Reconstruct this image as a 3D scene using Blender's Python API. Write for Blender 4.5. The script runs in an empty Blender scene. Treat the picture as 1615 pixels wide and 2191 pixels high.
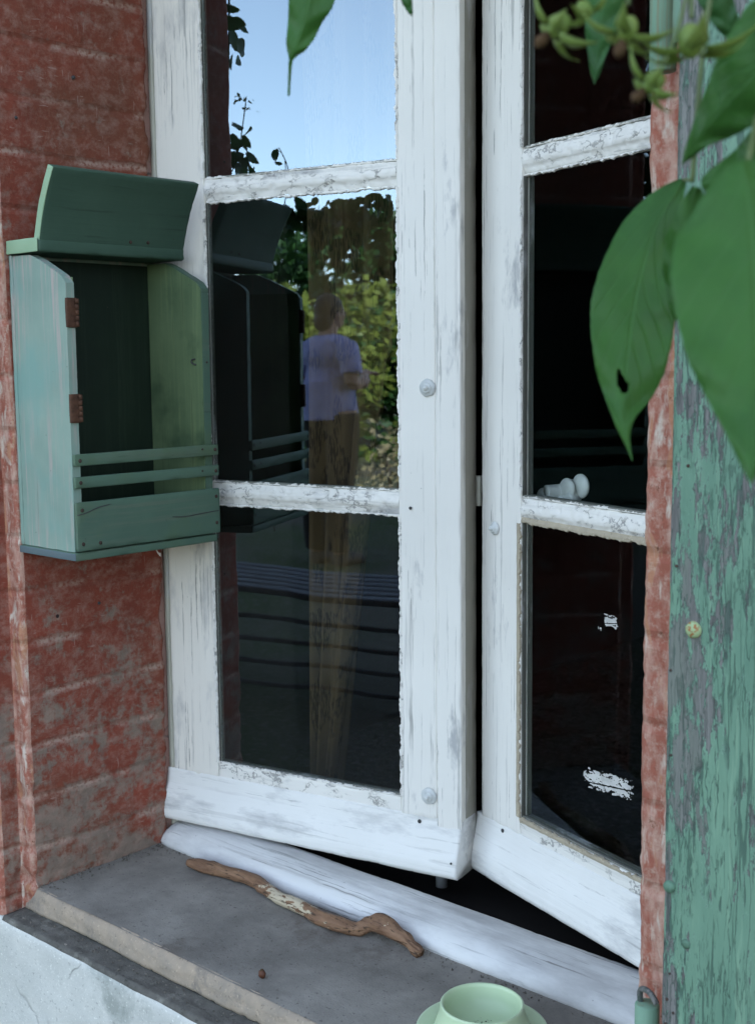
import bpy, bmesh, math, random
from mathutils import Vector, Matrix, noise
R = math.radians
SC = bpy.context.scene
COL = SC.collection
random.seed(7)

# ------------------------------------------------------------------ camera
F_PX, CX, CY = 2710.08, 807.5, 1095.5
CAM = Vector((1.5392, -1.1772, 0.75))
yaw, pitch, roll = R(42.2684), R(6.8780), R(-0.5759)
fwd = Vector((-math.sin(yaw)*math.cos(pitch), math.cos(yaw)*math.cos(pitch), -math.sin(pitch)))
rgt = Vector((math.cos(yaw), math.sin(yaw), 0)); upv = rgt.cross(fwd)
r_ = rgt*math.cos(roll)+upv*math.sin(roll); u_ = -rgt*math.sin(roll)+upv*math.cos(roll)
cam = bpy.data.cameras.new("camera"); camo = bpy.data.objects.new("camera", cam); COL.objects.link(camo)
M = Matrix((r_, u_, -fwd)).transposed().to_4x4(); M.translation = CAM
camo.matrix_world = M
cam.sensor_fit = 'VERTICAL'; cam.sensor_height = 36; cam.lens = F_PX/2191*36
cam.clip_start = 0.02; cam.clip_end = 2000
cam.dof.use_dof = True; cam.dof.focus_distance = 1.52; cam.dof.aperture_fstop = 12.5
SC.camera = camo

# ------------------------------------------------------------------ world, sun, exposure
SUN_EL, SUN_AZ = R(42), R(35)          # azimuth from +Y towards +X
w = bpy.data.worlds.new("World"); SC.world = w; w.use_nodes = True
nt = w.node_tree; bg = nt.nodes['Background']
sky = nt.nodes.new('ShaderNodeTexSky'); sky.sky_type = 'NISHITA'; sky.sun_disc = False
sky.sun_elevation = SUN_EL; sky.sun_rotation = SUN_AZ; sky.dust_density = .15; sky.ozone_density = 1.6; sky.altitude = 400
hs = nt.nodes.new('ShaderNodeHueSaturation'); hs.inputs['Saturation'].default_value = .66; hs.inputs['Hue'].default_value = .493   # clear late summer sky
nt.links.new(sky.outputs[0], hs.inputs['Color']); nt.links.new(hs.outputs[0], bg.inputs[0]); bg.inputs[1].default_value = 0.15
sd = bpy.data.lights.new("sun", 'SUN'); sd.energy = 4.5; sd.angle = R(0.5); sd.color = (1, .94, .84)
so = bpy.data.objects.new("sun", sd); COL.objects.link(so)
sdir = Vector((math.sin(SUN_AZ)*math.cos(SUN_EL), math.cos(SUN_AZ)*math.cos(SUN_EL), math.sin(SUN_EL)))
so.rotation_euler = sdir.to_track_quat('Z', 'Y').to_euler()
SC.view_settings.view_transform = 'Standard'; SC.view_settings.look = 'None'
SC.view_settings.exposure = 2.28; SC.view_settings.gamma = 1
SC.cycles.max_bounces = 8; SC.cycles.transparent_max_bounces = 12
SC.cycles.use_denoising = True
SC.cycles.caustics_reflective = False; SC.cycles.caustics_refractive = False

# ------------------------------------------------------------------ node helper
class NT:
    def __init__(s, name):
        s.m = bpy.data.materials.new(name); s.m.use_nodes = True
        s.t = s.m.node_tree; s.t.nodes.clear()
        s.out = s.t.nodes.new('ShaderNodeOutputMaterial')
        s.tc = s.t.nodes.new('ShaderNodeTexCoord')
    def n(s, typ, **kw):
        nd = s.t.nodes.new(typ)
        for k, v in kw.items(): setattr(nd, k, v)
        return nd
    def put(s, sock, v):
        if v is None: return
        if isinstance(v, bpy.types.NodeSocket): s.t.links.new(v, sock)
        elif isinstance(v, tuple) and len(v) == 3 and sock.type == 'RGBA': sock.default_value = (*v, 1)
        else: sock.default_value = v
    def coord(s, scale=(1, 1, 1), loc=(0, 0, 0), warp=None):
        mp = s.n('ShaderNodeMapping'); mp.inputs['Scale'].default_value = scale; mp.inputs['Location'].default_value = loc
        s.put(mp.inputs[0], warp if warp is not None else s.tc.outputs['Object'])
        return mp.outputs[0]
    def warp(s, amt, sc):
        ns = s.n('ShaderNodeTexNoise'); ns.inputs['Scale'].default_value = sc; ns.inputs['Detail'].default_value = 4
        s.put(ns.inputs['Vector'], s.tc.outputs['Object'])
        a = s.n('ShaderNodeVectorMath', operation='SUBTRACT'); s.put(a.inputs[0], ns.outputs['Color']); a.inputs[1].default_value = (.5, .5, .5)
        b = s.n('ShaderNodeVectorMath', operation='SCALE'); s.put(b.inputs[0], a.outputs[0]); b.inputs['Scale'].default_value = amt
        c = s.n('ShaderNodeVectorMath', operation='ADD'); s.put(c.inputs[0], s.tc.outputs['Object']); s.put(c.inputs[1], b.outputs[0])
        return c.outputs[0]
    def noise(s, scale=10, detail=6, rough=.55, sv=(1, 1, 1), loc=(0, 0, 0), warp=None):
        nd = s.n('ShaderNodeTexNoise'); nd.inputs['Scale'].default_value = scale
        nd.inputs['Detail'].default_value = detail; nd.inputs['Roughness'].default_value = rough
        s.put(nd.inputs['Vector'], s.coord(sv, loc, warp)); return nd.outputs[0]
    def voro(s, scale=10, feature='DISTANCE_TO_EDGE', sv=(1, 1, 1), warp=None):
        nd = s.n('ShaderNodeTexVoronoi', feature=feature); nd.inputs['Scale'].default_value = scale
        s.put(nd.inputs['Vector'], s.coord(sv, (0, 0, 0), warp)); return nd.outputs[0]
    def ramp(s, x, a, b, v0=0., v1=1.):
        nd = s.n('ShaderNodeMapRange'); nd.clamp = True
        s.put(nd.inputs[0], x)
        for i, v in zip((1, 2, 3, 4), (a, b, v0, v1)): nd.inputs[i].default_value = v
        return nd.outputs[0]
    def math(s, op, a, b=None, c=None):
        nd = s.n('ShaderNodeMath', operation=op); s.put(nd.inputs[0], a); s.put(nd.inputs[1], b)
        if c is not None: s.put(nd.inputs[2], c)
        return nd.outputs[0]
    def mix(s, f, a, b):
        nd = s.n('ShaderNodeMix', data_type='RGBA'); s.put(nd.inputs[0], f); s.put(nd.inputs[6], a); s.put(nd.inputs[7], b)
        return nd.outputs[2]
    def sep(s):
        nd = s.n('ShaderNodeSeparateXYZ'); s.put(nd.inputs[0], s.tc.outputs['Object']); return nd.outputs
    def bump(s, h, strength=.5, dist=.002):
        nd = s.n('ShaderNodeBump'); nd.inputs['Strength'].default_value = strength; nd.inputs['Distance'].default_value = dist
        s.put(nd.inputs['Height'], h); return nd.outputs[0]
    def bsdf(s, col, rough=.6, nrm=None, spec=.3, **kw):
        b = s.n('ShaderNodeBsdfPrincipled'); s.put(b.inputs['Base Color'], col); s.put(b.inputs['Roughness'], rough)
        b.inputs['Specular IOR Level'].default_value = spec
        for k, v in kw.items(): s.put(b.inputs[k], v)
        if nrm is not None: s.put(b.inputs['Normal'], nrm)
        s.t.links.new(b.outputs[0], s.out.inputs[0]); return s.m

def white_paint(name, axis, tint=(.81, .775, .715), crack=1.0, craze=0.0, wear=.3, age=(.30, .29, .27)):
    """old white gloss paint; axis = direction of the wood grain"""
    t = NT(name)
    g = {'x': (3, 110, 110), 'z': (110, 110, 3), 'y': (110, 3, 110)}[axis]
    wp = t.warp(.004, 30)
    fine = t.noise(1.0, 3, .6, g, warp=wp)
    hair = t.noise(1.0, 2, .5, tuple(v*3.0 if v > 10 else v*1.3 for v in g), (5, 5, 5), warp=wp)
    g2 = tuple(v*.45 if v > 10 else v*.6 for v in g)
    mid = t.noise(1.0, 5, .6, g2, (3, 1, 2), warp=wp)
    patch = t.ramp(t.noise(7, 4), .42, .62)
    line = t.math('MULTIPLY', t.ramp(fine, .60, .67), t.ramp(patch, 0, 1, .25*crack, 1*crack))
    col = t.mix(t.ramp(t.noise(5, 5), .35, .7), tint, tuple(c*.93 for c in tint))
    col = t.mix(t.ramp(t.noise(1.0, 6, .65, tuple(v*.12 if v > 10 else v*1.4 for v in g), (9, 2, 4)), .60-.1*wear, .66), col, (.44, .43, .42))
    col = t.mix(t.math('MULTIPLY', t.ramp(mid, .61, .70), .55*crack), col, (.38, .36, .34))
    col = t.mix(t.math('MULTIPLY', line, .75), col, age)
    hl = t.math('MULTIPLY', t.ramp(hair, .63, .68), t.ramp(t.noise(1, 4, .6, tuple(v*.12 if v > 10 else v for v in g), (2, 8, 1)), .46, .60, .0, 1.))
    col = t.mix(t.math('MULTIPLY', hl, .8*min(1, crack+.2)), col, (.16, .15, .14))
    spots = t.ramp(t.voro(60, 'F1'), .035, .06, 1, 0)
    spots = t.math('MULTIPLY', spots, t.ramp(t.noise(23, 2), .55, .6))
    col = t.mix(t.math('MULTIPLY', spots, .7), col, (.2, .19, .17))
    h = t.math('ADD', t.math('MULTIPLY', fine, -.6), t.math('MULTIPLY', mid, -.8))
    h = t.math('ADD', h, t.math('MULTIPLY', hair, -.5))
    h = t.math('ADD', h, t.math('MULTIPLY', t.noise(18, 3), .8))
    if craze > 0:
        wv = t.warp(.02, 90)
        sv = {'x': (.35, 1, 1), 'z': (1, 1, .35), 'y': (1, .35, 1)}[axis]
        e = t.math('ABSOLUTE', t.math('SUBTRACT', t.noise(48, 3, .55, sv, warp=wv), .5))
        cz = t.math('MULTIPLY', t.ramp(e, .007, .022, 1, 0), t.ramp(t.noise(20, 3), .44, .54))
        col = t.mix(t.math('MULTIPLY', cz, craze), col, (.13, .12, .11))
        ch = t.math('MULTIPLY', t.ramp(t.noise(85, 5, .7, sv), .58, .61), t.ramp(t.noise(16, 2, loc=(4, 4, 4)), .53, .59))
        col = t.mix(t.math('MULTIPLY', ch, craze), col, (.22, .21, .20))
        h = t.math('ADD', h, t.math('ADD', t.math('MULTIPLY', cz, -1.2), t.math('MULTIPLY', ch, -1.5)))
        h = t.math('ADD', h, t.noise(45, 4))
    return t.bsdf(col, .52, t.bump(h, .55, .0012), .35)

def red_wash(name, lit_pink=0.0):
    t = NT(name)
    wp = t.warp(.03, 9)
    red = t.mix(t.ramp(t.noise(14, 6), .3, .7), (.255, .062, .038), (.190, .052, .034))
    red = t.mix(t.ramp(t.noise(3.2, 3), .45, .7), red, (.160, .066, .040))
    clay = t.mix(t.ramp(t.noise(25, 5), .35, .65), (.25, .185, .145), (.185, .140, .112))
    z = t.sep()[2]
    n1 = t.math('ADD', t.math('MULTIPLY', t.noise(1, 8, .70, (10, 10, 17), warp=wp), .7), t.math('MULTIPLY', t.noise(1, 6, .7, (70, 70, 42), (3, 3, 3), warp=wp), .3))
    n1 = t.math('ADD', n1, t.math('MULTIPLY', t.math('SUBTRACT', t.noise(150, 4, .7), .5), .16))
    low = t.ramp(z, .0, .55, .085, -.05)                    # the wash has worn off towards the sill
    m = t.ramp(t.math('ADD', n1, low), .515, .60)
    # wear along the brick courses
    ph = t.math('FRACT', t.math('ADD', t.math('MULTIPLY', t.math('ADD', z, t.math('MULTIPLY', t.noise(5, 3), .012)), 1/.075), .66))
    joint = t.ramp(t.math('ABSOLUTE', t.math('SUBTRACT', ph, .5)), .02, .10, 1, 0)
    jm = t.math('MULTIPLY', joint, t.ramp(t.noise(9, 4, loc=(5, 1, 7)), .47, .56))
    jm = t.math('MULTIPLY', jm, t.ramp(t.noise(180, 3), .35, .55))
    if lit_pink:
        base = t.mix(t.ramp(t.noise(1, 6, .6, (80, 80, 26), warp=wp), .34, .56), (.50, .31, .24), (.33, .115, .078))
        base = t.mix(t.ramp(t.noise(1, 5, .6, (90, 90, 20), (2, 7, 3), warp=wp), .56, .66), base, (.56, .46, .38))
        base = t.mix(t.ramp(t.noise(1, 3, .6, (50, 50, 9), (8, 3, 3), warp=wp), .60, .64), base, (.42, .20, .12))
        base = t.mix(t.math('MULTIPLY', t.ramp(t.noise(110, 6, .75, loc=(4, 2, 4)), .50, .68), .6), base, (.56, .42, .33))
        col = t.mix(t.ramp(t.noise(90, 5, .75), .62, .67), base, (.20, .085, .055))
    else:
        col = t.mix(m, red, clay)
        dust = t.math('MULTIPLY', t.ramp(t.noise(1, 7, .75, (45, 45, 60), (6, 6, 1), warp=wp), .46, .66), .55)
        col = t.mix(dust, col, (.34, .215, .17))
        col = t.mix(t.math('MULTIPLY', jm, .75), col, (.42, .29, .23))
        scr = t.ramp(t.noise(1, 2, .5, (40, 220, 30), (1, 4, 2), warp=wp), .70, .73)
        scr2 = t.ramp(t.noise(1, 2, .5, (40, 40, 240), (6, 4, 2), warp=wp), .70, .73)
        col = t.mix(t.math('MULTIPLY', t.math('MAXIMUM', scr, scr2), .5), col, (.36, .24, .20))
        pit = t.math('MULTIPLY', t.ramp(t.voro(22, 'F1'), .05, .075, 1, 0), t.ramp(t.noise(8, 1), .55, .57))
        col = t.mix(pit, col, (.03, .02, .02))
    h = t.math('ADD', t.noise(60, 8, .7), t.math('MULTIPLY', n1, -.8))
    h = t.math('ADD', h, t.math('MULTIPLY', t.noise(300, 3), .35))
    h = t.math('ADD', h, t.math('MULTIPLY', joint, -.9))
    return t.bsdf(col, .92, t.bump(h, .9, .003), .15)

def stone(name, a, b, c=None, sc=14, cr=True, bs=.6, crk=(.10, .095, .09)):
    t = NT(name)
    col = t.mix(t.ramp(t.noise(sc, 8, .65), .35, .65), a, b)
    if c: col = t.mix(t.ramp(t.noise(sc*.5, 7, .7, loc=(3, 3, 3)), .55, .66), col, c)
    col = t.mix(t.math('MULTIPLY', t.ramp(t.noise(260, 3, .6), .60, .70), .5), col, tuple(min(1, v*1.5) for v in a))
    col = t.mix(t.math('MULTIPLY', t.ramp(t.noise(190, 3, .6, loc=(8, 8, 8)), .62, .70), .6), col, tuple(v*.4 for v in a))
    h = t.math('ADD', t.noise(50, 8, .7), t.math('MULTIPLY', t.noise(350, 3), .4))
    if cr:
        e = t.voro(2.6, 'DISTANCE_TO_EDGE', warp=t.warp(.10, 7))
        k = t.math('MULTIPLY', t.ramp(e, .001, .007, 1, 0), t.ramp(t.noise(4, 3), .42, .52))
        col = t.mix(t.math('MULTIPLY', k, .8), col, crk); h = t.math('ADD', h, t.math('MULTIPLY', k, -1.5))
    return t.bsdf(col, .9, t.bump(h, bs, .0018), .15)

def flat(name, col, rough=.6, bs=0, sc=80, var=.15, spec=.3, **kw):
    t = NT(name)
    c = t.mix(t.ramp(t.noise(sc*.3, 6), .35, .65), col, tuple(v*(1-var) for v in col))
    return t.bsdf(c, rough, t.bump(t.noise(sc, 6, .6), bs, .001) if bs else None, spec, **kw)

def green_paint(name, a, b, axis='z', under=(.36, .27, .27), worn=.55, stain=None):
    t = NT(name)
    g = {'x': (4, 150, 150), 'y': (150, 4, 150), 'z': (150, 150, 4)}[axis]
    wp = t.warp(.003, 25)
    gr = t.noise(1, 4, .65, g, warp=wp)
    gb = t.noise(1, 5, .6, tuple(v*.16 if v > 10 else v*.8 for v in g), (3, 5, 1), warp=wp)
    col = t.mix(t.ramp(t.noise(9, 5), .3, .7), a, b)
    col = t.mix(t.math('MULTIPLY', t.math('MULTIPLY', t.ramp(gr, .48, .62), t.ramp(gb, .42, .6)), worn), col, under)
    col = t.mix(t.math('MULTIPLY', t.ramp(gr, .63, .70), .45), col, tuple(v*.35 for v in a))
    if stain: col = t.mix(t.math('MULTIPLY', t.ramp(t.noise(11, 4, loc=(7, 2, 2)), .5, .68), .7), col, stain)
    sp = t.math('MULTIPLY', t.ramp(t.voro(75, 'F1'), .04, .07, 1, 0), t.ramp(t.noise(17, 1), .56, .6))
    col = t.mix(sp, col, (.05, .04, .03))
    h = t.math('ADD', gr, t.math('MULTIPLY', t.noise(40, 4), .6))
    return t.bsdf(col, .6, t.bump(h, .45, .001), .3)

def shutter_mat():
    t = NT('shutter_green_peeling')
    x = t.sep()[0]
    wp = t.warp(.006, 22)
    gr = t.noise(1, 5, .7, (330, 330, 7), warp=wp)
    wood = t.mix(t.ramp(gr, .38, .62), (.200, .192, .180), (.085, .082, .078))
    wood = t.mix(t.ramp(t.noise(1, 3, .6, (40, 40, 5)), .5, .7), wood, (.15, .165, .140))
    paint = t.mix(t.ramp(t.noise(1, 4, .6, (25, 25, 4)), .35, .65), (.160, .275, .190), (.105, .200, .140))
    paint = t.mix(t.math('MULTIPLY', t.ramp(t.noise(1, 4, .6, (160, 160, 8), warp=wp), .56, .66), .5), paint, (.22, .35, .24))
    # ragged loss of paint, strongest on the board next to the wall edge
    n = t.noise(1, 9, .75, (85, 85, 19), warp=wp)
    n = t.math('ADD', n, t.math('MULTIPLY', t.math('SUBTRACT', t.noise(1, 3, .5, (17, 17, 3.2), (5, 5, 5)), .5), .55))
    side = t.math('ADD', t.ramp(x, 1.048, 1.086, .075, -.060), t.ramp(x, 1.090, 1.120, 0, .018))
    m = t.ramp(t.math('ADD', n, side), .505, .518)
    m2 = t.ramp(t.math('ADD', n, side), .490, .505)      # paler paint rim along each loss
    col = t.mix(t.math('SUBTRACT', m2, m), paint, (.25, .42, .32))
    col = t.mix(m, col, wood)
    q_ = t.math('ADD', n, side)
    flake_shadow = t.math('SUBTRACT', t.ramp(q_, .507, .516), t.ramp(q_, .520, .534))
    col = t.mix(t.math('MULTIPLY', flake_shadow, .65), col, (.03, .045, .035))  # dark shadow line painted beside each flake edge
    ck = t.ramp(t.noise(1, 3, .6, (190, 190, 9), (3, 1, 8), warp=wp), .60, .64)
    cx = t.math('ABSOLUTE', t.math('SUBTRACT', t.noise(1, 2, .5, (300, 300, 26), (4, 4, 4), warp=t.warp(.003, 90)), .5))
    cx = t.math('MULTIPLY', t.ramp(cx, .008, .030, 1, 0), t.ramp(t.noise(1, 3, .6, (90, 90, 24), (1, 9, 1)), .44, .56))
    c2 = t.math('ABSOLUTE', t.math('SUBTRACT', t.noise(1, 1, .4, (75, 75, 2.2), (2, 6, 4), warp=wp), .5))
    cx = t.math('MAXIMUM', cx, t.math('MULTIPLY', t.ramp(c2, .003, .010, 1, 0), t.ramp(t.noise(1, 2, .5, (20, 20, 2.5), (6, 9, 1)), .50, .56)))
    fl = t.math('MULTIPLY', t.ramp(t.noise(1, 5, .75, (240, 240, 42), (7, 7, 7), warp=wp), .58, .62), t.ramp(t.noise(1, 3, .6, (30, 30, 9), (2, 2, 9)), .42, .6))
    dk = t.math('MAXIMUM', t.math('MAXIMUM', ck, cx), t.math('MULTIPLY', fl, .8))
    col = t.mix(t.math('MULTIPLY', dk, .72), col, (.04, .075, .06))
    h = t.math('ADD', t.math('MULTIPLY', m, -1.6), t.math('MULTIPLY', dk, -1.0))
    h = t.math('ADD', h, t.math('MULTIPLY', gr, .5))
    return t.bsdf(col, .62, t.bump(h, .7, .0014), .3)

def glass_mat(name='old_window_glass', k=2.2, wav=.012):
    t = NT(name)
    g = t.n('ShaderNodeNewGeometry')
    nz_ = t.n('ShaderNodeTexNoise'); nz_.inputs['Scale'].default_value = 5; nz_.inputs['Detail'].default_value = 1; t.put(nz_.inputs['Vector'], t.tc.outputs['Object'])
    va = t.n('ShaderNodeVectorMath', operation='MULTIPLY_ADD'); t.put(va.inputs[0], nz_.outputs['Color']); va.inputs[1].default_value = (wav,)*3; va.inputs[2].default_value = (-.5*wav,)*3
    vb = t.n('ShaderNodeVectorMath', operation='ADD'); t.put(vb.inputs[0], g.outputs['Normal']); t.put(vb.inputs[1], va.outputs[0])
    vc = t.n('ShaderNodeVectorMath', operation='NORMALIZE'); t.put(vc.inputs[0], vb.outputs[0]); nb = vc.outputs[0]
    d = t.n('ShaderNodeVectorMath', operation='DOT_PRODUCT'); t.put(d.inputs[0], g.outputs['Normal']); t.put(d.inputs[1], g.outputs['Incoming'])
    c = t.math('ABSOLUTE', d.outputs['Value'])
    f = t.math('POWER', t.math('SUBTRACT', 1.0, c), 5)
    f = t.math('MULTIPLY_ADD', f, .92, .085)
    f = t.math('MULTIPLY', f, t.math('SUBTRACT', 1.0, g.outputs['Backfacing']))
    f = t.math('MINIMUM', t.math('MULTIPLY', f, k), 1.0)
    gl = t.n('ShaderNodeBsdfGlossy'); gl.inputs['Roughness'].default_value = 0.0; gl.inputs['Color'].default_value = (.70, .86, 1, 1); t.put(gl.inputs['Normal'], nb)  # blue tint put into the reflection to deepen the mirrored sky
    tr = t.n('ShaderNodeBsdfTransparent'); tr.inputs[0].default_value = (.93, .95, .94, 1)
    mx = t.n('ShaderNodeMixShader'); t.put(mx.inputs[0], f); t.put(mx.inputs[1], tr.outputs[0]); t.put(mx.inputs[2], gl.outputs[0])
    t.t.links.new(mx.outputs[0], t.out.inputs[0]); return t.m

def leaf_mat(name, a, b, trans=.35, vein=True):
    t = NT(name)
    uv = t.tc.outputs['UV']
    col = t.mix(t.ramp(t.noise(30, 4), .35, .65), a, b)
    if vein:
        sx = t.n('ShaderNodeSeparateXYZ'); t.put(sx.inputs[0], uv)
        u = t.math('ABSOLUTE', sx.outputs[0])
        mid = t.ramp(u, .02, .05, 1, 0)
        vv = t.math('FRACT', t.math('SUBTRACT', t.math('MULTIPLY', sx.outputs[1], 9), t.math('MULTIPLY', u, 2.6)))
        lat = t.ramp(t.math('ABSOLUTE', t.math('SUBTRACT', vv, .5)), .0, .10, 1, 0)
        vn = t.math('MAXIMUM', mid, t.math('MULTIPLY', lat, .55))
        col = t.mix(t.math('MULTIPLY', vn, .25), col, tuple(min(1, v*1.9+.03) for v in a))
        col = t.mix(t.math('MULTIPLY', t.ramp(t.noise(160, 5, .7), .52, .66), .35), col, tuple(v*1.5 for v in a))
        nb = t.bump(t.math('ADD', t.math('MULTIPLY', vn, -1), t.noise(90, 4)), .45, .0015)
    else: nb = None
    p = t.n('ShaderNodeBsdfPrincipled'); t.put(p.inputs['Base Color'], col); p.inputs['Roughness'].default_value = .42
    p.inputs['Specular IOR Level'].default_value = .28
    if nb: t.put(p.inputs['Normal'], nb)
    tl = t.n('ShaderNodeBsdfTranslucent'); t.put(tl.inputs[0], t.mix(.5, col, tuple(min(1, v*2.0) for v in b)))
    mx = t.n('ShaderNodeMixShader'); mx.inputs[0].default_value = trans
    t.put(mx.inputs[1], p.outputs[0]); t.put(mx.inputs[2], tl.outputs[0]); t.t.links.new(mx.outputs[0], t.out.inputs[0])
    return t.m

MAT = dict(
    wz=white_paint('white_paint_upright', 'z', wear=.2),
    wz_worn=white_paint('white_paint_upright_worn', 'z', wear=.9, tint=(.80, .755, .68)),
    wx=white_paint('white_paint_cross', 'x', crack=.5, wear=.8, tint=(.80, .78, .74)),
    wmun=white_paint('white_paint_crazed', 'x', crack=.4, craze=.62, wear=.4),
    wputz=white_paint('white_putty', 'z', crack=.2, craze=.6, wear=.3),
    wsill=white_paint('white_paint_sill', 'x', crack=.9, wear=1.9, tint=(.73, .72, .70), age=(.22, .22, .21)),
    jamb=white_paint('jamb_paint', 'z', tint=(.42, .40, .33), crack=.2, wear=.1),
    edge=white_paint('bare_edge', 'z', tint=(.27, .25, .205), crack=.9, wear=.5),
    rebate=white_paint('grey_rebate', 'z', tint=(.13, .13, .11), crack=.8, wear=.4, age=(.06, .06, .05)),
    rebate_x=white_paint('grey_rebate_cross', 'x', tint=(.20, .20, .17), crack=.8, wear=.4, age=(.06, .06, .05)),
    tan=stone('bare_putty', (.45, .385, .285), (.38, .325, .245), sc=50, cr=False, bs=.4),
    red=red_wash('red_limewash'), lit_pink=red_wash('lit_pink_limewash', 1),  # paler pink paints stronger light on outward faces, along with worn plaster
    conc=stone('grey_cement', (.165, .150, .132), (.285, .262, .230), (.130, .108, .090), sc=8, cr=False),
    nose=stone('sill_edge_plaster', (.36, .285, .215), (.27, .225, .18), (.19, .165, .14), sc=26, cr=False),
    ledge=stone('dark_ledge', (.085, .080, .070), (.14, .13, .115), (.20, .19, .165), sc=35, cr=False, bs=1.0),
    plinth=stone('whitewashed_plinth', (.60, .585, .54), (.48, .475, .44), (.32, .33, .30), sc=10),
    house=stone('house_plaster', (.45, .28, .23), (.40, .22, .18), sc=5),
    sun_block_roof=flat('roof_tiles', (.25, .10, .06), .9, .4, 30),
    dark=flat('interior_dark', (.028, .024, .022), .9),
    box_l=green_paint('box_pale_green', (.255, .335, .275), (.185, .265, .220), 'z', (.40, .32, .29), 1.0, (.17, .31, .27)),
    box_f=green_paint('box_green', (.090, .155, .108), (.070, .122, .088), 'y', (.13, .15, .11), .5, (.085, .135, .070)),
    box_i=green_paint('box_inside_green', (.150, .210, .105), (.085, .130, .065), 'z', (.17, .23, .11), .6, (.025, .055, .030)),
    box_b=green_paint('box_back_shade_green', (.009, .020, .010), (.006, .014, .008), 'z', (.03, .05, .03), .3),  # near-black green puts the box's inner shade into the colour
    lid=green_paint('box_lid_shade_green', (.054, .100, .068), (.038, .078, .053), 'y', (.045, .08, .055), .3),  # darker green holds the shade of the downward-tilted lid
    lidend=green_paint('box_lid_end', (.30, .42, .27), (.24, .36, .22), 'x', (.3, .34, .2), .3),
    grey_end=green_paint('box_grey_board', (.10, .14, .15), (.08, .11, .12), 'y', (.12, .11, .13), .4),
    rust=flat('rusty_metal', (.10, .045, .025), .8, .8, 300, .5),
    nail=flat('rusty_nail', (.07, .045, .035), .8, .4, 300, .4),
    iron=flat('old_iron', (.05, .05, .05), .5),
    shut=shutter_mat(),
    hingeg=green_paint('hinge_green', (.19, .31, .22), (.15, .26, .18), 'z', (.25, .12, .05), .7),
    glass=glass_mat(), glass2=glass_mat('low_reflection_glass', .5),  # reflection set by hand: raised on left panes, weakened on right
    handle=flat('white_enamel', (.62, .63, .60), .3, 0, spec=.5),
    cap=flat('painted_screw', (.66, .67, .65), .4, .3, 200, .2, spec=.4),
    cup=flat('pale_green_ceramic', (.50, .62, .40), .35, .05, 40, .05, spec=.45),
    pod=flat('brown_pod', (.11, .04, .02), .55, .5, 200, .5),
    leafA=leaf_mat('rose_leaf', (.038, .125, .024), (.052, .160, .028)),
    leafD=leaf_mat('rose_leaf_dark', (.030, .10, .030), (.040, .13, .030), .25),
    leafY=leaf_mat('calyx_green', (.17, .26, .06), (.24, .31, .09), .4, False),
    leafS=leaf_mat('shade_leaf', (.025, .07, .02), (.035, .09, .02), .25, False),  # dark green with the garden shade put into the colour
    leafF=leaf_mat('sunlit_leaf', (.22, .25, .045), (.14, .18, .035), .35, False),  # yellow green brightened to carry sunlight in its colour
    leafP=leaf_mat('sunlit_tan_leaf', (.33, .25, .15), (.28, .24, .12), .3, False),  # tan colour stands in for bright sunlit patches
    stem=flat('green_stem', (.10, .14, .05), .6), bark=flat('bark', (.10, .075, .055), .9, .8, 60, .4),
    dry=flat('dried_flower', (.075, .042, .018), .9, .5, 200, .4),
    skin=flat('skin', (.42, .24, .17), .55), hair=flat('dark_hair', (.025, .018, .014), .6, .5, 120),
    shirt=flat('lavender_cotton', (.34, .33, .54), .9, .4, 60, .15), trousers=flat('brown_cotton', (.03, .025, .02), .9, .4, 60, .2),
    shoe=flat('dark_shoe', (.04, .035, .03), .6),
    benchm=flat('weathered_bench', (.11, .11, .115), .8, .5, 60, .3),
)
def drift_mat():
    t = NT('peeled_branch')
    col = t.mix(t.ramp(t.noise(1, 6, .6, (30, 120, 120)), .35, .65), (.27, .155, .090), (.165, .088, .052))
    x = t.sep()[0]
    pl = t.math('ADD', t.noise(1, 4, .6, (40, 90, 90), (1.42, 2.0, 1)), t.ramp(t.math('ABSOLUTE', t.math('ADD', x, .005)), .02, .075, .16, -.16))
    pl = t.ramp(pl, .53, .545)
    col = t.mix(pl, col, (.50, .42, .30))
    col = t.mix(t.ramp(t.noise(1, 4, .6, (30, 340, 340)), .56, .64), col, (.055, .032, .02))
    return t.bsdf(col, .6, t.bump(t.noise(1, 5, .6, (40, 300, 300)), .9, .002), .25)
MAT['stick'] = drift_mat()
MAT['smear'] = flat('dried_paint', (.62, .60, .56), .7, .3, 200, .25)
def curtain_mat():
    t = NT('lace_curtain')
    wp = t.warp(.01, 12)
    pat = t.math('MULTIPLY', t.ramp(t.noise(1, 2, .5, (24, 24, 13), warp=wp), .52, .55), t.ramp(t.noise(1, 1, .5, (500, 500, 60)), .45, .55))
    col = t.mix(pat, (.15, .10, .052), (.065, .045, .028))
    tr = t.n('ShaderNodeBsdfTransparent'); d = t.n('ShaderNodeBsdfDiffuse'); t.put(d.inputs[0], col)
    mx = t.n('ShaderNodeMixShader'); mx.inputs[0].default_value = .9; t.put(mx.inputs[1], tr.outputs[0]); t.put(mx.inputs[2], d.outputs[0])
    t.t.links.new(mx.outputs[0], t.out.inputs[0]); return t.m
MAT['curtain'] = curtain_mat()
def ground_mat():
    t = NT('ground_gravel_grass')
    col = t.mix(t.ramp(t.noise(.5, 6), .4, .6), (.085, .075, .055), (.045, .065, .02))
    col = t.mix(t.ramp(t.noise(40, 4), .5, .65), col, (.12, .11, .09))
    return t.bsdf(col, .95, t.bump(t.noise(30, 6), .8, .02), .1)
MAT['ground'] = ground_mat()

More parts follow.
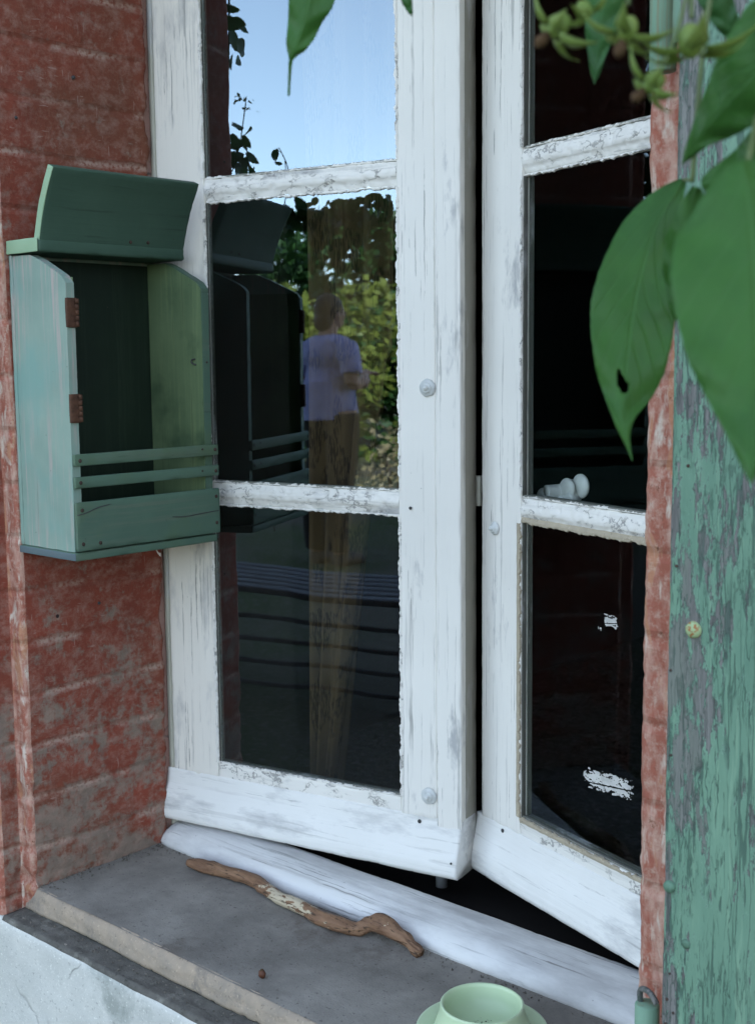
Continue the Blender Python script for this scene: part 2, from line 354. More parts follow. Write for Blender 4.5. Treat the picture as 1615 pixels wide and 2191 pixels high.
# ------------------------------------------------------------------ object helpers
def tag(o, label=None, cat=None, group=None, kind=None):
    for k, v in (('label', label), ('category', cat), ('group', group), ('kind', kind)):
        if v: o[k] = v
    return o
def empty(name, loc=(0, 0, 0), rz=0., **kw):
    o = bpy.data.objects.new(name, None); COL.objects.link(o); o.location = loc; o.rotation_euler = (0, 0, rz); o.empty_display_size = .05
    return tag(o, **kw)
def mesh(name, verts, faces, mat, parent=None, smooth=True, loc=None, uvs=None, mats=None, fmat=None):
    me = bpy.data.meshes.new(name); me.from_pydata([tuple(v) for v in verts], [], faces)
    me.validate(); me.update()
    if smooth: me.polygons.foreach_set('use_smooth', [True]*len(me.polygons))
    for m in (mats or [mat]): me.materials.append(m)
    if fmat: me.polygons.foreach_set('material_index', fmat)
    if uvs:
        ul = me.uv_layers.new(name='UVMap')
        for lp in me.loops: ul.data[lp.index].uv = uvs[lp.vertex_index]
    o = bpy.data.objects.new(name, me); COL.objects.link(o)
    if parent: o.parent = parent
    if loc: o.location = loc
    return o
def merge(parts):
    V, Fs = [], []
    for v, f in parts:
        b = len(V); V += list(v); Fs += [tuple(i+b for i in q) for q in f]
    return V, Fs
def nz(p, s=(1, 1, 1), off=0.):
    return noise.noise(Vector((p[0]*s[0]+off, p[1]*s[1]+off*1.7, p[2]*s[2]-off)))

def rbox(lo, hi, r=.002, cell=.01, amp=.0004, chip=.0015, grain=None, freq=60, off=0., cells=None):
    """board with worn, slightly wandering edges; returns verts, faces"""
    lo = Vector(lo); hi = Vector(hi); ax = []
    cs = cells or (cell,)*3
    for i in range(3):
        L = hi[i]-lo[i]; rr = min(r, L*.3)
        a, b = lo[i]+rr, hi[i]-rr
        n = max(1, min(700, int(round((b-a)/cs[i]))))
        ax.append([lo[i], lo[i]+rr*.3]+[a+(b-a)*k/n for k in range(n+1)]+[hi[i]-rr*.3, hi[i]])
    idx = {}; V = []; Fs = []
    dims = [len(a) for a in ax]
    def vid(i, j, k):
        key = (i, j, k)
        if key not in idx:
            idx[key] = len(V); V.append(Vector((ax[0][i], ax[1][j], ax[2][k])))
        return idx[key]
    for d in range(3):
        a, b = [(1, 2), (2, 0), (0, 1)][d]
        for side in (0, dims[d]-1):
            for p in range(dims[a]-1):
                for q in range(dims[b]-1):
                    def c(x, y):
                        t = [0, 0, 0]; t[d] = side; t[a] = x; t[b] = y; return vid(*t)
                    f = (c(p, q), c(p+1, q), c(p+1, q+1), c(p, q+1))
                    Fs.append(f if side else f[::-1])
    fr = {None: (1, 1, 1), 'x': (.15, 1, 1), 'y': (1, .15, 1), 'z': (1, 1, .15)}[grain]
    s1 = tuple(freq*v for v in fr); s2 = tuple(freq*2.6*max(v, .4) for v in fr)
    out = []
    for p in V:
        rr = [min(r, (hi[i]-lo[i])*.3) for i in range(3)]
        inn = Vector([min(max(p[i], lo[i]+rr[i]), hi[i]-rr[i]) for i in range(3)])
        d = p-inn
        e = sum(1 for i in range(3) if abs(d[i]) > rr[i]*.5)
        if d.length > 1e-9:
            dn = d.normalized(); m = max(abs(d[i])/rr[i] if rr[i] else 0 for i in range(3))
            q = Vector([inn[i]+dn[i]*rr[i]*m if e > 1 else p[i] for i in range(3)])
            q += dn*amp*nz(p, s1, off)
            if e > 1: q -= dn*chip*max(0, nz(p, s2, off+5)-.05)*1.6
        else: q = p
        out.append(q)
    return out, Fs
def board(name, lo, hi, mat, parent=None, **kw):
    v, f = rbox(lo, hi, **kw); return mesh(name, v, f, mat, parent)
def plainbox(lo, hi):
    x0, y0, z0 = lo; x1, y1, z1 = hi
    V = [(x, y, z) for x in (x0, x1) for y in (y0, y1) for z in (z0, z1)]
    return V, [(0, 1, 3, 2), (4, 6, 7, 5), (0, 4, 5, 1), (2, 3, 7, 6), (0, 2, 6, 4), (1, 5, 7, 3)]
def densify(prof, step, closed=True):
    out = []; n = len(prof)
    for i in range(n if closed else n-1):
        a = Vector((*prof[i], 0)); b = Vector((*prof[(i+1) % n], 0)); k = max(1, int((b-a).length/step))
        out += [a.lerp(b, j/k) for j in range(k)]
    if not closed: out.append(Vector((*prof[-1], 0)))
    return [(p[0], p[1]) for p in out]
def extrude(prof, a, b, axis='x', step=.006, pstep=.004, amp=.0005, freq=50, chip=0., off=0., closed=True, stretch=.2, disp=None):
    """profile in the plane across 'axis', pushed along it and roughened"""
    P = densify(prof, pstep, closed); n = len(P); m = max(1, int((b-a)/step))
    cen = Vector((sum(p[0] for p in P)/n, sum(p[1] for p in P)/n))
    nr = []
    for i in range(n):
        p0 = P[(i-1) % n if closed else max(i-1, 0)]; p1 = P[(i+1) % n if closed else min(i+1, n-1)]
        t = Vector((p1[0]-p0[0], p1[1]-p0[1])); q = Vector((t[1], -t[0])).normalized() if t.length > 0 else Vector((1, 0))
        if closed and q.dot(Vector(P[i])-cen) < 0 and axis != 'zz': q = -q
        nr.append(q)
    V = []
    for j in range(m+1):
        s = a+(b-a)*j/m
        for i in range(n):
            p = P[i]; q3 = (s*stretch, p[0], p[1])
            d = amp*nz(q3, (freq,)*3, off)+amp*.5*nz(q3, (freq*2.7,)*3, off+3)
            if chip: d -= chip*max(0, nz((s, p[0], p[1]), (90, 90, 90), off+9)-.15)
            if disp: d += disp(s, p)
            x, y = p[0]+nr[i][0]*d, p[1]+nr[i][1]*d
            V.append({'x': (s, x, y), 'y': (x, s, y), 'z': (x, y, s)}[axis])
    Fs = []
    for j in range(m):
        for i in range(n if closed else n-1):
            k = (i+1) % n; Fs.append((j*n+i, j*n+k, (j+1)*n+k, (j+1)*n+i))
    if closed: Fs.append(tuple(range(n))[::-1]); Fs.append(tuple(m*n+i for i in range(n)))
    return V, Fs
def fixn(o):
    bm = bmesh.new(); bm.from_mesh(o.data); bmesh.ops.recalc_face_normals(bm, faces=bm.faces); bm.to_mesh(o.data); bm.free(); return o
def sharp(o, ang=35):
    me = o.data; lim = R(ang); bm = bmesh.new(); bm.from_mesh(me)
    for e in bm.edges:
        if len(e.link_faces) == 2 and e.calc_face_angle(0) > lim: e.smooth = False
    bm.to_mesh(me); bm.free(); return o
def lathe(prof, seg=40, c=(0, 0, 0), axis='z', wob=0.):
    V = []; n = len(prof)
    for i in range(seg):
        a = 2*math.pi*i/seg
        for r, h in prof:
            rr = r*(1+wob*nz((math.cos(a)*2, math.sin(a)*2, h*50)))
            p = (rr*math.cos(a), rr*math.sin(a), h)
            if axis == 'y': p = (p[0], -p[2], p[1])
            if axis == 'x': p = (p[2], p[0], p[1])
            V.append((c[0]+p[0], c[1]+p[1], c[2]+p[2]))
    Fs = []
    for i in range(seg):
        k = (i+1) % seg
        for j in range(n-1): Fs.append((i*n+j, k*n+j, k*n+j+1, i*n+j+1))
    return V, Fs
def tube(pts, rad, seg=12, rough=0., freq=80, cap=True, off=0.):
    pts = [Vector(p) for p in pts]; n = len(pts)
    if not hasattr(rad, '__len__'): rad = [rad]*n
    V = []; up = Vector((0, 0, 1)); prev = None
    for i, p in enumerate(pts):
        t = (pts[min(i+1, n-1)]-pts[max(i-1, 0)]).normalized()
        a = t.cross(up if abs(t.z) < .95 else Vector((1, 0, 0))).normalized() if prev is None else (prev-t*prev.dot(t)).normalized()
        prev = a; b = t.cross(a)
        for k in range(seg):
            th = 2*math.pi*k/seg; d = a*math.cos(th)+b*math.sin(th); q = p+d*rad[i]
            V.append(q+d*rough*nz(q, (freq,)*3, off))
    Fs = []
    for i in range(n-1):
        for k in range(seg): l = (k+1) % seg; Fs.append((i*seg+k, i*seg+l, (i+1)*seg+l, (i+1)*seg+k))
    if cap: Fs.append(tuple(range(seg))[::-1]); Fs.append(tuple((n-1)*seg+k for k in range(seg)))
    return V, Fs
def spline(pts, k=8):
    P = [Vector(p) for p in pts]; out = []
    for i in range(len(P)-1):
        p0, p1, p2, p3 = P[max(i-1, 0)], P[i], P[i+1], P[min(i+2, len(P)-1)]
        for j in range(k):
            t = j/k
            out.append(.5*((2*p1)+(p2-p0)*t+(2*p0-5*p1+4*p2-p3)*t*t+(3*p1-p0-3*p2+p3)*t**3))
    out.append(P[-1]); return out
def lerpl(a, t):
    x = t*(len(a)-1); i = min(int(x), len(a)-2); return a[i]+(a[i+1]-a[i])*(x-i)
def ellipsoid(c, r, seg=14, rings=9):
    V = []; Fs = []
    for i in range(rings+1):
        ph = math.pi*i/rings
        for k in range(seg):
            th = 2*math.pi*k/seg
            V.append((c[0]+r[0]*math.sin(ph)*math.cos(th), c[1]+r[1]*math.sin(ph)*math.sin(th), c[2]+r[2]*math.cos(ph)))
    for i in range(rings):
        for k in range(seg): l = (k+1) % seg; Fs.append((i*seg+k, (i+1)*seg+k, (i+1)*seg+l, i*seg+l))
    return V, Fs

def at(px, py, d): return CAM+(r_*((px-CX)/F_PX)-u_*((py-CY)/F_PX)+fwd)*d

# ================================================================== THE SETTING
GZ = -.55
# ground, one sheet rising to far low hills
V = []; Fs = []; N = 60
for i in range(N+1):
    for j in range(N+1):
        u, v = i/N*2-1, j/N*2-1
        x = 300*u*abs(u); y = 300*v*abs(v)
        d = math.hypot(x, y); z = GZ+.03*nz((x*.3, y*.3, 0))+max(0, d-70)*.03*(1+.8*nz((x*.012, y*.012, 4)))
        V.append((x, y, z))
for i in range(N):
    for j in range(N): Fs.append((i*(N+1)+j, (i+1)*(N+1)+j, (i+1)*(N+1)+j+1, i*(N+1)+j+1))
tag(mesh('ground', V, Fs, MAT['ground']), kind='structure')

# house (walls, added roof); the detailed faces round the opening are parts of it
house = empty('house_wall', (0, 0, 0), label='red limewashed masonry wall of the house round the window opening', cat='wall')
blocks = [((-4.5, -.250, GZ-.2), (-.045, .30, 8)), ((1.03, -.250, GZ-.2), (8, .30, 8)), ((-.045, -.22, 1.55), (1.03, .30, 8)),
          ((-.045, -.24, GZ-.2), (1.03, .30, -.045)), ((-.045, -.19, -.045), (-.012, .30, 1.55)), ((.997, -.19, -.045), (1.03, .30, 1.55)),
          ((-4.5, .30, GZ-.2), (-4.2, 6.2, 8)), ((7.7, .30, GZ-.2), (8, 6.2, 8)), ((-4.5, 6.2, GZ-.2), (8, 6.5, 8))]
mesh('wall_body', *merge([plainbox(a, b) for a, b in blocks]), MAT['house'], house, smooth=False)  # unseen upper body made tall so its shadow covers the near garden
mesh('sun_block_roof', *plainbox((-4.9, -.75, 8), (8.4, 6.9, 8.25)), MAT['sun_block_roof'], house, smooth=False)  # unseen slab added to keep the sun out
ev = ellipsoid
def rev_disp(sgn, lower=True):
    def f(z, p):
        d = .0022*nz((p[0], p[1], z), (9, 9, 16), 2)+.0009*nz((p[0], p[1], z), (45, 45, 70), 4)
        ph = ((z+.004*nz((p[1], z, 0), (8, 8, 8)))/.075+.66) % 1
        j = max(0, 1-abs(ph-.5)/.11)
        d -= .0016*j*(.5+nz((p[1], z, 1), (12, 12, 12)))
        if z < .35:
            k = (.35-z)/.35
            d += .0022*k*nz((p[0], p[1], z), (60, 60, 90), 7)
            if abs(p[1]+.222) < .014: d -= .010*k*max(0, nz((0, 0, z), (0, 0, 38), 3)-.02)
        # ragged back edge against the frame
        return d
    return f
# left reveal, rounded arris, narrow outer face, rebate and outer wall, as one swept surface
arc = [(0-.008+.008*math.cos(a), -.217-.008*math.sin(a)) for a in [R(15*k) for k in range(1, 6)]]
profL = [(-.014, .024), (-.002, .021), (0, .017), (0, -.217)]+arc+[(-.008, -.225), (-.0235, -.2255), (-.0255, -.228), (-.0265, -.254), (-.030, -.259), (-.05, -.261)]
P1 = densify(profL, .0045, False)
def swept_wall(name, prof, z0, z1, sgn, ragged, parent):
    D = rev_disp(sgn); P = densify(prof, .0045, False); n = len(P); m = int((z1-z0)/.0045); V = []
    for j in range(m+1):
        z = z0+(z1-z0)*j/m
        for i, p in enumerate(P):
            a = P[max(i-1, 0)]; b = P[min(i+1, n-1)]; t = Vector((b[0]-a[0], b[1]-a[1])).normalized()
            nn = Vector((-t[1], t[0]))*-sgn
            d = D(z, p); x, y = p[0]+nn[0]*-d, p[1]+nn[1]*-d
            if ragged and p[1] > .008:
                e = .0055*nz((0, 0, z), (0, 0, 26), 5)+.003*nz((0, 0, z), (0, 0, 110), 6)
                y += e*(p[1]-.008)/.012
            if p[1] < -.1: y -= .011*min(1, max(0, (z-.55)/.4))*(1 if sgn > 0 else 0)
            if sgn < 0 and p[1] < -.18: x += .0014*nz((0, 0, z), (0, 0, 22), 8)+.0010*nz((0, 0, z), (0, 0, 120), 9)-.0045*max(0, nz((p[1], 0, z), (60, 0, 75), 3)-.32)*(-1)
            V.append((x, y, z))
    Fs = []; fm = []
    for j in range(m):
        for i in range(n-1):
            Fs.append((j*n+i, j*n+i+1, (j+1)*n+i+1, (j+1)*n+i))
            y = (P[i][1]+P[i+1][1])/2; x = P[i][0]
            side = abs(P[i][0]-P[i+1][0]) < .002 and y < -.228 and y > -.255
            fm.append(1 if (y < -.2165 and not side) else 0)
    return fixn(mesh(name, V, Fs, None, parent, mats=[MAT['red'], MAT['lit_pink']], fmat=fm))
o = swept_wall('left_reveal', profL, -.036, 1.56, 1, True, house)
profR = [(.999, .024), (.985, .017), (.984, -.150), (.980, -.205), (.9795, -.213), (.9810, -.219), (.986, -.2235), (.995, -.225), (1.034, -.2255), (1.034, -.254), (1.038, -.259), (1.06, -.261)]
o = swept_wall('right_reveal', profR, -.036, 1.56, -1, True, house)
# outer faces
def rough_panel(name, x0, x1, z0, z1, y, mat, parent, cell=.02):
    nx, nz_ = int((x1-x0)/cell), int((z1-z0)/cell); V = []; Fs = []
    for j in range(nz_+1):
        for i in range(nx+1):
            x = x0+(x1-x0)*i/nx; z = z0+(z1-z0)*j/nz_
            V.append((x, y+.0025*nz((x, z, 0), (9, 9, 9), 1), z))
    for j in range(nz_):
        for i in range(nx): Fs.append((j*(nx+1)+i, j*(nx+1)+i+1, (j+1)*(nx+1)+i+1, (j+1)*(nx+1)+i))
    return mesh(name, V, Fs, mat, parent)
rough_panel('outer_face', -1.6, -.048, -.036, 1.56, -.2605, MAT['lit_pink'], house)
rough_panel('outer_face', 1.058, 3.0, -.036, 1.56, -.2605, MAT['lit_pink'], house)
# whitewashed plinth with its dark ledge
def nzp(s, p): return .0015*nz((s, p[0], p[1]), (12, 12, 12), 3)
pl = fixn(mesh('plinth', *extrude([(-.2, -.037), (-.258, -.0375), (-.2635, -.041), (-.2655, -.047), (-.2665, GZ-.1), (-.2, GZ-.1)], -1.6, 3.0, 'x', .012, .010, .0015, 30, .0015, disp=nzp), MAT['plinth'], house))
v, f = extrude([(-.205, -.045), (-.205, -.0335), (-.2595, -.0345), (-.2625, -.040), (-.2605, -.046)], -.0245, 1.03, 'x', .005, .0035, .0012, 90, .001)
fixn(mesh('ledge', v, f, MAT['ledge'], house))

# concrete sill
sill = empty('window_sill', (.5, -.1, -.02), label='grey cement window sill with rounded beige plaster front edge', cat='window sill')
def sv(v): return [(p[0]-.5, p[1]+.1, p[2]+.02) for p in v]
nx, ny = 240, 60; V = []; Fs = []
for j in range(ny+1):
    for i in range(nx+1):
        x = -.005+.995*i/nx; y = -.2185+.30*j/ny
        V.append((x, y, .0012*nz((x, y, 0), (14, 14, 1), 1)+.0005*nz((x, y, 0), (70, 70, 1), 1)-.001*(max(0, -.205-y)/.014)**2))
for j in range(ny):
    for i in range(nx): Fs.append((j*(nx+1)+i, j*(nx+1)+i+1, (j+1)*(nx+1)+i+1, (j+1)*(nx+1)+i))
mesh('cement_top', sv(V), Fs, MAT['conc'], sill)
v, f = extrude([(-.2150, -.0012), (-.2190, -.0026), (-.2225, -.0065), (-.2250, -.013), (-.2266, -.028), (-.2262, -.0320), (-.2165, -.0345)], -.020, 1.0, 'x', .004, .003, .0022, 45, .0035, closed=False)
mesh('front_edge', sv(v), f, MAT['nose'], sill)
mesh('sill_core', sv(plainbox((-.01, -.2165, -.034), (.99, .1, -.003))[0]), plainbox((0, 0, 0), (1, 1, 1))[1], MAT['conc'], sill, smooth=False)

# loose grit and flakes on sill and ledge
V = []; Fs = []; rg = random.Random(4)
def crumb(x, y, z, s):
    q = [Vector((rg.uniform(-1, 1), rg.uniform(-1, 1), rg.uniform(-.6, .9))).normalized()*s*rg.uniform(.6, 1.1) for _ in range(6)]
    bm = bmesh.new()
    for p in q: bm.verts.new(p)
    bmesh.ops.convex_hull(bm, input=bm.verts)
    bm.verts.index_update(); b = len(V)
    bm.verts.ensure_lookup_table()
    V.extend([(p.co.x+x, p.co.y+y, p.co.z+z+s*.3) for p in bm.verts])
    Fs.extend([tuple(b+vv.index for vv in ff.verts) for ff in bm.faces]); bm.free()
for _ in range(260): crumb(rg.uniform(.0, 1), rg.triangular(-.262, -.226, -.230), -.034, rg.choice([.0008, .0012, .0018, .0026]))
for _ in range(380): crumb(rg.uniform(.0, 1), -.002-abs(rg.gauss(0, .008)), .0, rg.choice([.0007, .001, .0016, .0022]))
for _ in range(150): crumb(rg.uniform(.0, 1), rg.uniform(-.215, -.01), .0, rg.choice([.0005, .0008, .0012]))
for _ in range(220): crumb(abs(rg.gauss(0, .012)), rg.uniform(-.215, .0), .0, rg.choice([.0007, .001, .0018, .0026]))
tag(mesh('grit', V, Fs, flat('grit', (.22, .195, .165), .9, var=.7, sc=200), smooth=False), label='grit and mortar crumbs scattered along the sill and ledge', cat='grit', kind='stuff')

# dark room behind
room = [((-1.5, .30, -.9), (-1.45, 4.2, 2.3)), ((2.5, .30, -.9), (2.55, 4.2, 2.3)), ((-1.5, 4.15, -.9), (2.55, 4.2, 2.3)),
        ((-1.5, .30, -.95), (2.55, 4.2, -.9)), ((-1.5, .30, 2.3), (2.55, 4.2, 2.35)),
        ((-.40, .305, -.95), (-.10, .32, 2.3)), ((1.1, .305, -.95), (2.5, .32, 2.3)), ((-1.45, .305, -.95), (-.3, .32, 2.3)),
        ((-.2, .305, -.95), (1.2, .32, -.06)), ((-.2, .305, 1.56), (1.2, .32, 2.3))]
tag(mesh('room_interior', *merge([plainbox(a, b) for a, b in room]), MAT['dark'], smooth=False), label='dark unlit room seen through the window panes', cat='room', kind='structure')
# inner reveals: dark
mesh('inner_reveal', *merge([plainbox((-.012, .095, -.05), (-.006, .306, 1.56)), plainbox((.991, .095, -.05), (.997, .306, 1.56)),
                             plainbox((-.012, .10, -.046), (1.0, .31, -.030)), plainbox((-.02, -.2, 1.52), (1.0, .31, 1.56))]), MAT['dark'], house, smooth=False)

# ================================================================== WINDOW
win = empty('casement_window', (0, 0, 0), label='weathered white two leaf casement window standing slightly open', cat='window', kind='thing')
frame = mesh('frame', *merge([rbox((-.0085, .032, .0), (.0002, .095, 1.52), r=.0012, cell=.012, grain='z'), rbox((-.045, .052, .0), (-.0090, .095, 1.52), r=.0015, cell=.02),
                              rbox((.985, .032, .0), (1.03, .095, 1.52), r=.0015, cell=.012, grain='z'),
                              rbox((.0005, .032, 1.475), (.985, .095, 1.52), r=.0015, cell=.012, grain='x')]), MAT['jamb'], win)
# rounded timber threshold
prof = [(.002, -.003), (-.001, .004), (.001, .011), (.006, .018), (.013, .0235), (.022, .0275), (.034, .0300), (.052, .0310), (.072, .0305), (.082, .0285), (.086, .022), (.088, -.003)]
v, f = extrude(prof, .0015, .9835, 'x', .004, .003, .0011, 28, .0012, disp=lambda s, p: .0012*nz((s, p[0], p[1]), (7, 20, 20), 2)-.004*max(0, .018-s)/.018)
fixn(mesh('threshold', v, f, MAT['wsill'], win))

PZ = [(.138, .5355), (.571, .978), (1.0135, 1.412)]
def ragged_strip(pts, width, jag, thick, inward, n0, seed, step=.0022, over=.0015):
    """thin strip of putty on the frame face along an edge; pts=(a,b) in local (x,z), inward = unit (x,z) into the opening"""
    a, b = Vector(pts[0]), Vector(pts[1]); L = (b-a).length; n = int(L/step); V = []; Fs = []
    for i in range(n+1):
        p = a.lerp(b, i/n); s = i/n*L
        j = jag*(min(.35, .8*nz((s, seed, 0), (45, 1, 1), seed)+.9*nz((s, seed, 0), (160, 1, 1), seed+2))+.7*nz((s, seed, 0), (390, 1, 1), seed+4))
        j2 = .0008*nz((s, seed, 3), (70, 1, 1), seed)
        th = thick*(1+.5*nz((s, 7, seed), (120, 1, 1), seed))
        q0 = p-Vector(inward)*(width+j2); q1 = p+Vector(inward)*(over+j)
        qm = p-Vector(inward)*width*.4
        V += [(q0[0], n0+.0004, q0[1]), (qm[0], n0-th, qm[1]), (q1[0]-inward[0]*.001, n0-th*.85, q1[1]-inward[1]*.001), (q1[0], n0+.0012, q1[1])]
        if i:
            for k in range(3): Fs.append(((i-1)*4+k, (i-1)*4+k+1, i*4+k+1, i*4+k))
            Fs.append(((i-1)*4+3, (i-1)*4, i*4, i*4+3))
    return V, Fs
def casement(name, hx, hy, ang, sgn, xs, gl, label, tanlow, strip):
    """xs = (outer edge of hinge stile, its inner edge, inner edge of meeting stile, its outer edge) as distances from the hinge"""
    c = bpy.data.objects.new(name, None); COL.objects.link(c); c.parent = win; c.location = (hx, hy, 0); c.rotation_euler = (0, 0, ang); c['label'] = label
    X = lambda s: s*sgn
    def span(a, b): return (min(X(a), X(b)), max(X(a), X(b)))
    h0, h1, m0, m1 = xs; T = .045; TP = .015 if strip else .019
    so_ = 0 if sgn > 0 else 20
    def bd(nm, a, b, y0, y1, z0, z1, mat, **kw):
        x0, x1 = span(a, b); return board(nm, (x0, y0, z0), (x1, y1, z1), mat, c, **kw)
    kz = dict(r=.0018, cells=(.004, .02, .006), amp=.0003, chip=.0009, grain='z', freq=45)
    bd('stile', h0, h1, 0, TP, .112, 1.475, MAT['wz_worn'], off=1+so_, **kz)
    # meeting stile: inner board and outer cover strip
    if strip:
        bd('stile', m0, m1-.0385, 0, T, .112, 1.475, MAT['wz'], off=2+so_, **kz)
        bd('cover_strip', m1-.0380, m1, -.0016, T*.30, .095, 1.475, MAT['wz'], off=3+so_, **kz)
        bd('edge_board', m1-.0380, m1-.0008, T*.30+.0004, T+.004, .035, 1.475, MAT['edge'], off=4+so_, **kz)
    else:
        bd('stile', m0, m1, 0, TP, .112, 1.475, MAT['wz'], off=2+so_, **kz)
    kx = dict(r=.002, cells=(.006, .02, .004), amp=.0006, chip=.002, grain='x')
    bd('rail', h1, m0, .0006, TP, .110, PZ[0][0]-.001, MAT['wmun'], off=5+so_, **kx)
    bd('rail', h1, m0, .0006, T, PZ[2][1], 1.475, MAT['wmun'], off=6+so_, **kx)
    # glazing bars, upper slope of putty and a lower moulded face
    x0, x1 = span(h1, m0)
    for k, (za, zb) in enumerate(((PZ[0][1], PZ[1][0]), (PZ[1][1], PZ[2][0]))):
        zm = za+(zb-za)*.40
        pr = [(gl, zb+.0005), (.0030, zb-.0035), (-.0004, zm+.0055), (.0002, zm), (.0030, zm-.004), (.0048, za+.0035), (gl, za-.0005), (TP, za+.004), (TP, zb-.004)]
        fixn(mesh('muntin', *extrude(pr, x0-.0005, x1+.0005, 'x', .0020, .0020, .0011, 120, .0030, off=7+k+so_, stretch=.7), MAT['wmun'], c))
    # weatherboard with its swelling foot
    a, b = (h0-.012, m1) if strip else (h0-.012, m1+.0115)
    x0, x1 = span(a, b)
    pr = [(0.0, .1155), (-.0012, .108), (-.0045, .094), (-.0105, .078), (-.0155, .064), (-.0180, .052), (-.0178, .043), (-.0150, .0375), (.0, .0365), (T-.002, .038), (T-.002, .1155)]
    v, f = extrude(pr, x0, x1, 'x', .005, .003, .0009, 45, .0012, off=11+so_)
    fixn(mesh('weatherboard', v, f, MAT['wx'], c))
    # panes, putty, rebate faces
    ph = span(h1, m0)
    for k, (za, zb) in enumerate(PZ):
        g = mesh('pane', *plainbox((ph[0]-.004, gl, za-.004), (ph[1]+.004, gl+.003, zb+.004)), MAT['glass' if strip else 'glass2'], c, smooth=False)
        tan = tanlow and k == 0
        mt = MAT['tan'] if tan else MAT['wputz']
        wd, jg, th = (.0085, .0030, .0014) if tan else (.0045, .0026, .0011)
        parts = []
        for (p0, p1, inw) in (((ph[0], za), (ph[0], zb), (1, 0)), ((ph[1], za), (ph[1], zb), (-1, 0)), ((ph[0], za), (ph[1], za), (0, 1)), ((ph[0], zb), (ph[1], zb), (0, -1))):
            hor = inw[0] == 0
            n0 = .0006 if (hor and k == 0 and inw[1] == 1) else (.0030 if hor else -.0003)
            if hor and not tan and not (k == 0 and inw[1] == 1): n0 = .0040
            if hor and tan and inw[1] == -1: n0 = .0020
            parts.append(ragged_strip((p0, p1), wd if not hor or tan else .002, jg, th, inw, n0, 3.3*k+inw[0]*2+inw[1]*5+so_+11, over=.0012 if not tan else .0005))
        v, f = merge(parts); o = fixn(mesh('putty', v, f, mt, c, smooth=False))
        if tan: o['label'] = 'bare tan putty round the lower right pane'
        # grey inner faces of the glazing rebate
        e = .0012
        rb = [rbox((ph[0]-.002, .003, za), (ph[0]+e, gl+.0005, zb), r=.0004, cell=.01, cells=(.01, .01, .01), amp=.0005, chip=0, off=2),
              rbox((ph[1]-e, .003, za), (ph[1]+.002, gl+.0005, zb), r=.0004, cell=.01, amp=.0005, chip=0, off=3)]
        for q in rb: mesh('rebate', *q, MAT['rebate'], c)
        mesh('rebate', *rbox((ph[0]+e, .004, za-.002), (ph[1]-e, gl+.0005, za+e*1.4), r=.0004, cell=.01, amp=.0006, chip=0, off=4), MAT['rebate_x'], c)
        # inner glazing beads behind the glass
        bv = [plainbox((ph[0]-.002, gl+.0035, za), (ph[0]+.0015, TP, zb)), plainbox((ph[1]-.0015, gl+.0035, za), (ph[1]+.002, TP, zb)), plainbox((ph[0]+.0015, gl+.0035, za-.002), (ph[1]-.0015, TP, za+.002))]
        for q in bv: mesh('glazing_bead', *q, MAT['rebate'], c, smooth=False)
    return c
def bolt(c, x, z, r=.0105):
    v, f = lathe([(r*1.15, .0), (r*1.12, .0012), (r, .0022), (r*.93, .0030), (r*.72, .0030), (r*.66, .0050), (r*.52, .0060), (r*.42, .0052), (r*.34, .0082), (r*.22, .0098), (r*.0, .0102)], 28, (x, -.001, z), 'y', .10)
    fixn(mesh('screw_cap', v, f, MAT['cap'], c))
cl = casement('casement', .012, .035, R(12.4549), 1, (-.0095, .0775, .3965, .4917), .0058, 'left casement leaf with glass reflecting sky and garden', False, True)
cr = casement('casement', .975, .035, -R(17.3831), -1, (-.0085, .0775, .4190, .5070), .0085, 'right casement leaf pushed further inwards with bare tan putty', True, False)
bolt(cl, .4425, .7115); bolt(cl, .4415, .1455); bolt(cr, -.4745, .5232, .0080)
# small nail holes, shown as dark discs
for (c, x, z, r) in ((cl, .4155, .548, .0022), (cl, .4265, .1065, .0028), (cl, .484, .062, .0016), (cr, -.487, .092, .0030), (cr, -.455, .108, .0028)):
    fixn(mesh('nail_hole', *lathe([(r, -.0006), (r, .0006), (r*.6, .0009), (0, .0010)], 12, (x, -.0018 if z > .09 else -.019, z), 'y', .2), MAT['iron'], c))
# dried paint left on the glass of the right leaf
def flake(c, pts, seed, y):
    rg = random.Random(seed); V = []; Fs = []
    (x0, z0), (x1, z1) = pts[0], pts[1]; wd = pts[2]; nx, nz_ = 130, 52
    for i in range(nx):
        for j in range(nz_):
            u, v = (i+.5)/nx, (j+.5)/nz_
            px, pz = x0+(x1-x0)*u, z0+(z1-z0)*u+(v-.5)*wd
            n = nz((px, pz, seed), (120, 260, 1), seed)+.6*nz((px, pz, seed), (420, 600, 1), seed+1)
            n += .62-1.9*abs(v-.5)**1.6-1.2*max(0, abs(u-.5)-.38)*5
            if abs(v-.36-.25*(u-.5)) < .035+.03*nz((u, 0, seed), (9, 1, 1)): continue
            if n > .18:
                dx, dz, sl = (x1-x0)/nx*.5, wd/nz_*.5, (z1-z0)/nx*.5; b = len(V)
                V += [(px-dx, y, pz-sl-dz), (px+dx, y, pz+sl-dz), (px+dx, y, pz+sl+dz), (px-dx, y, pz-sl+dz)]; Fs.append((b, b+1, b+2, b+3))
    m = mesh('paint_smear', V, Fs, MAT['smear'], c, smooth=False)
    md = m.modifiers.new('thick', 'SOLIDIFY'); md.thickness = .0004
flake(cr, ((-.297, .229), (-.205, .236), .026), 3, .0078)
flake(cr, ((-.262, .434), (-.236, .434), .016), 8, .0078)
flake(cr, ((-.273, .4215), (-.266, .4215), .006), 9, .0078)
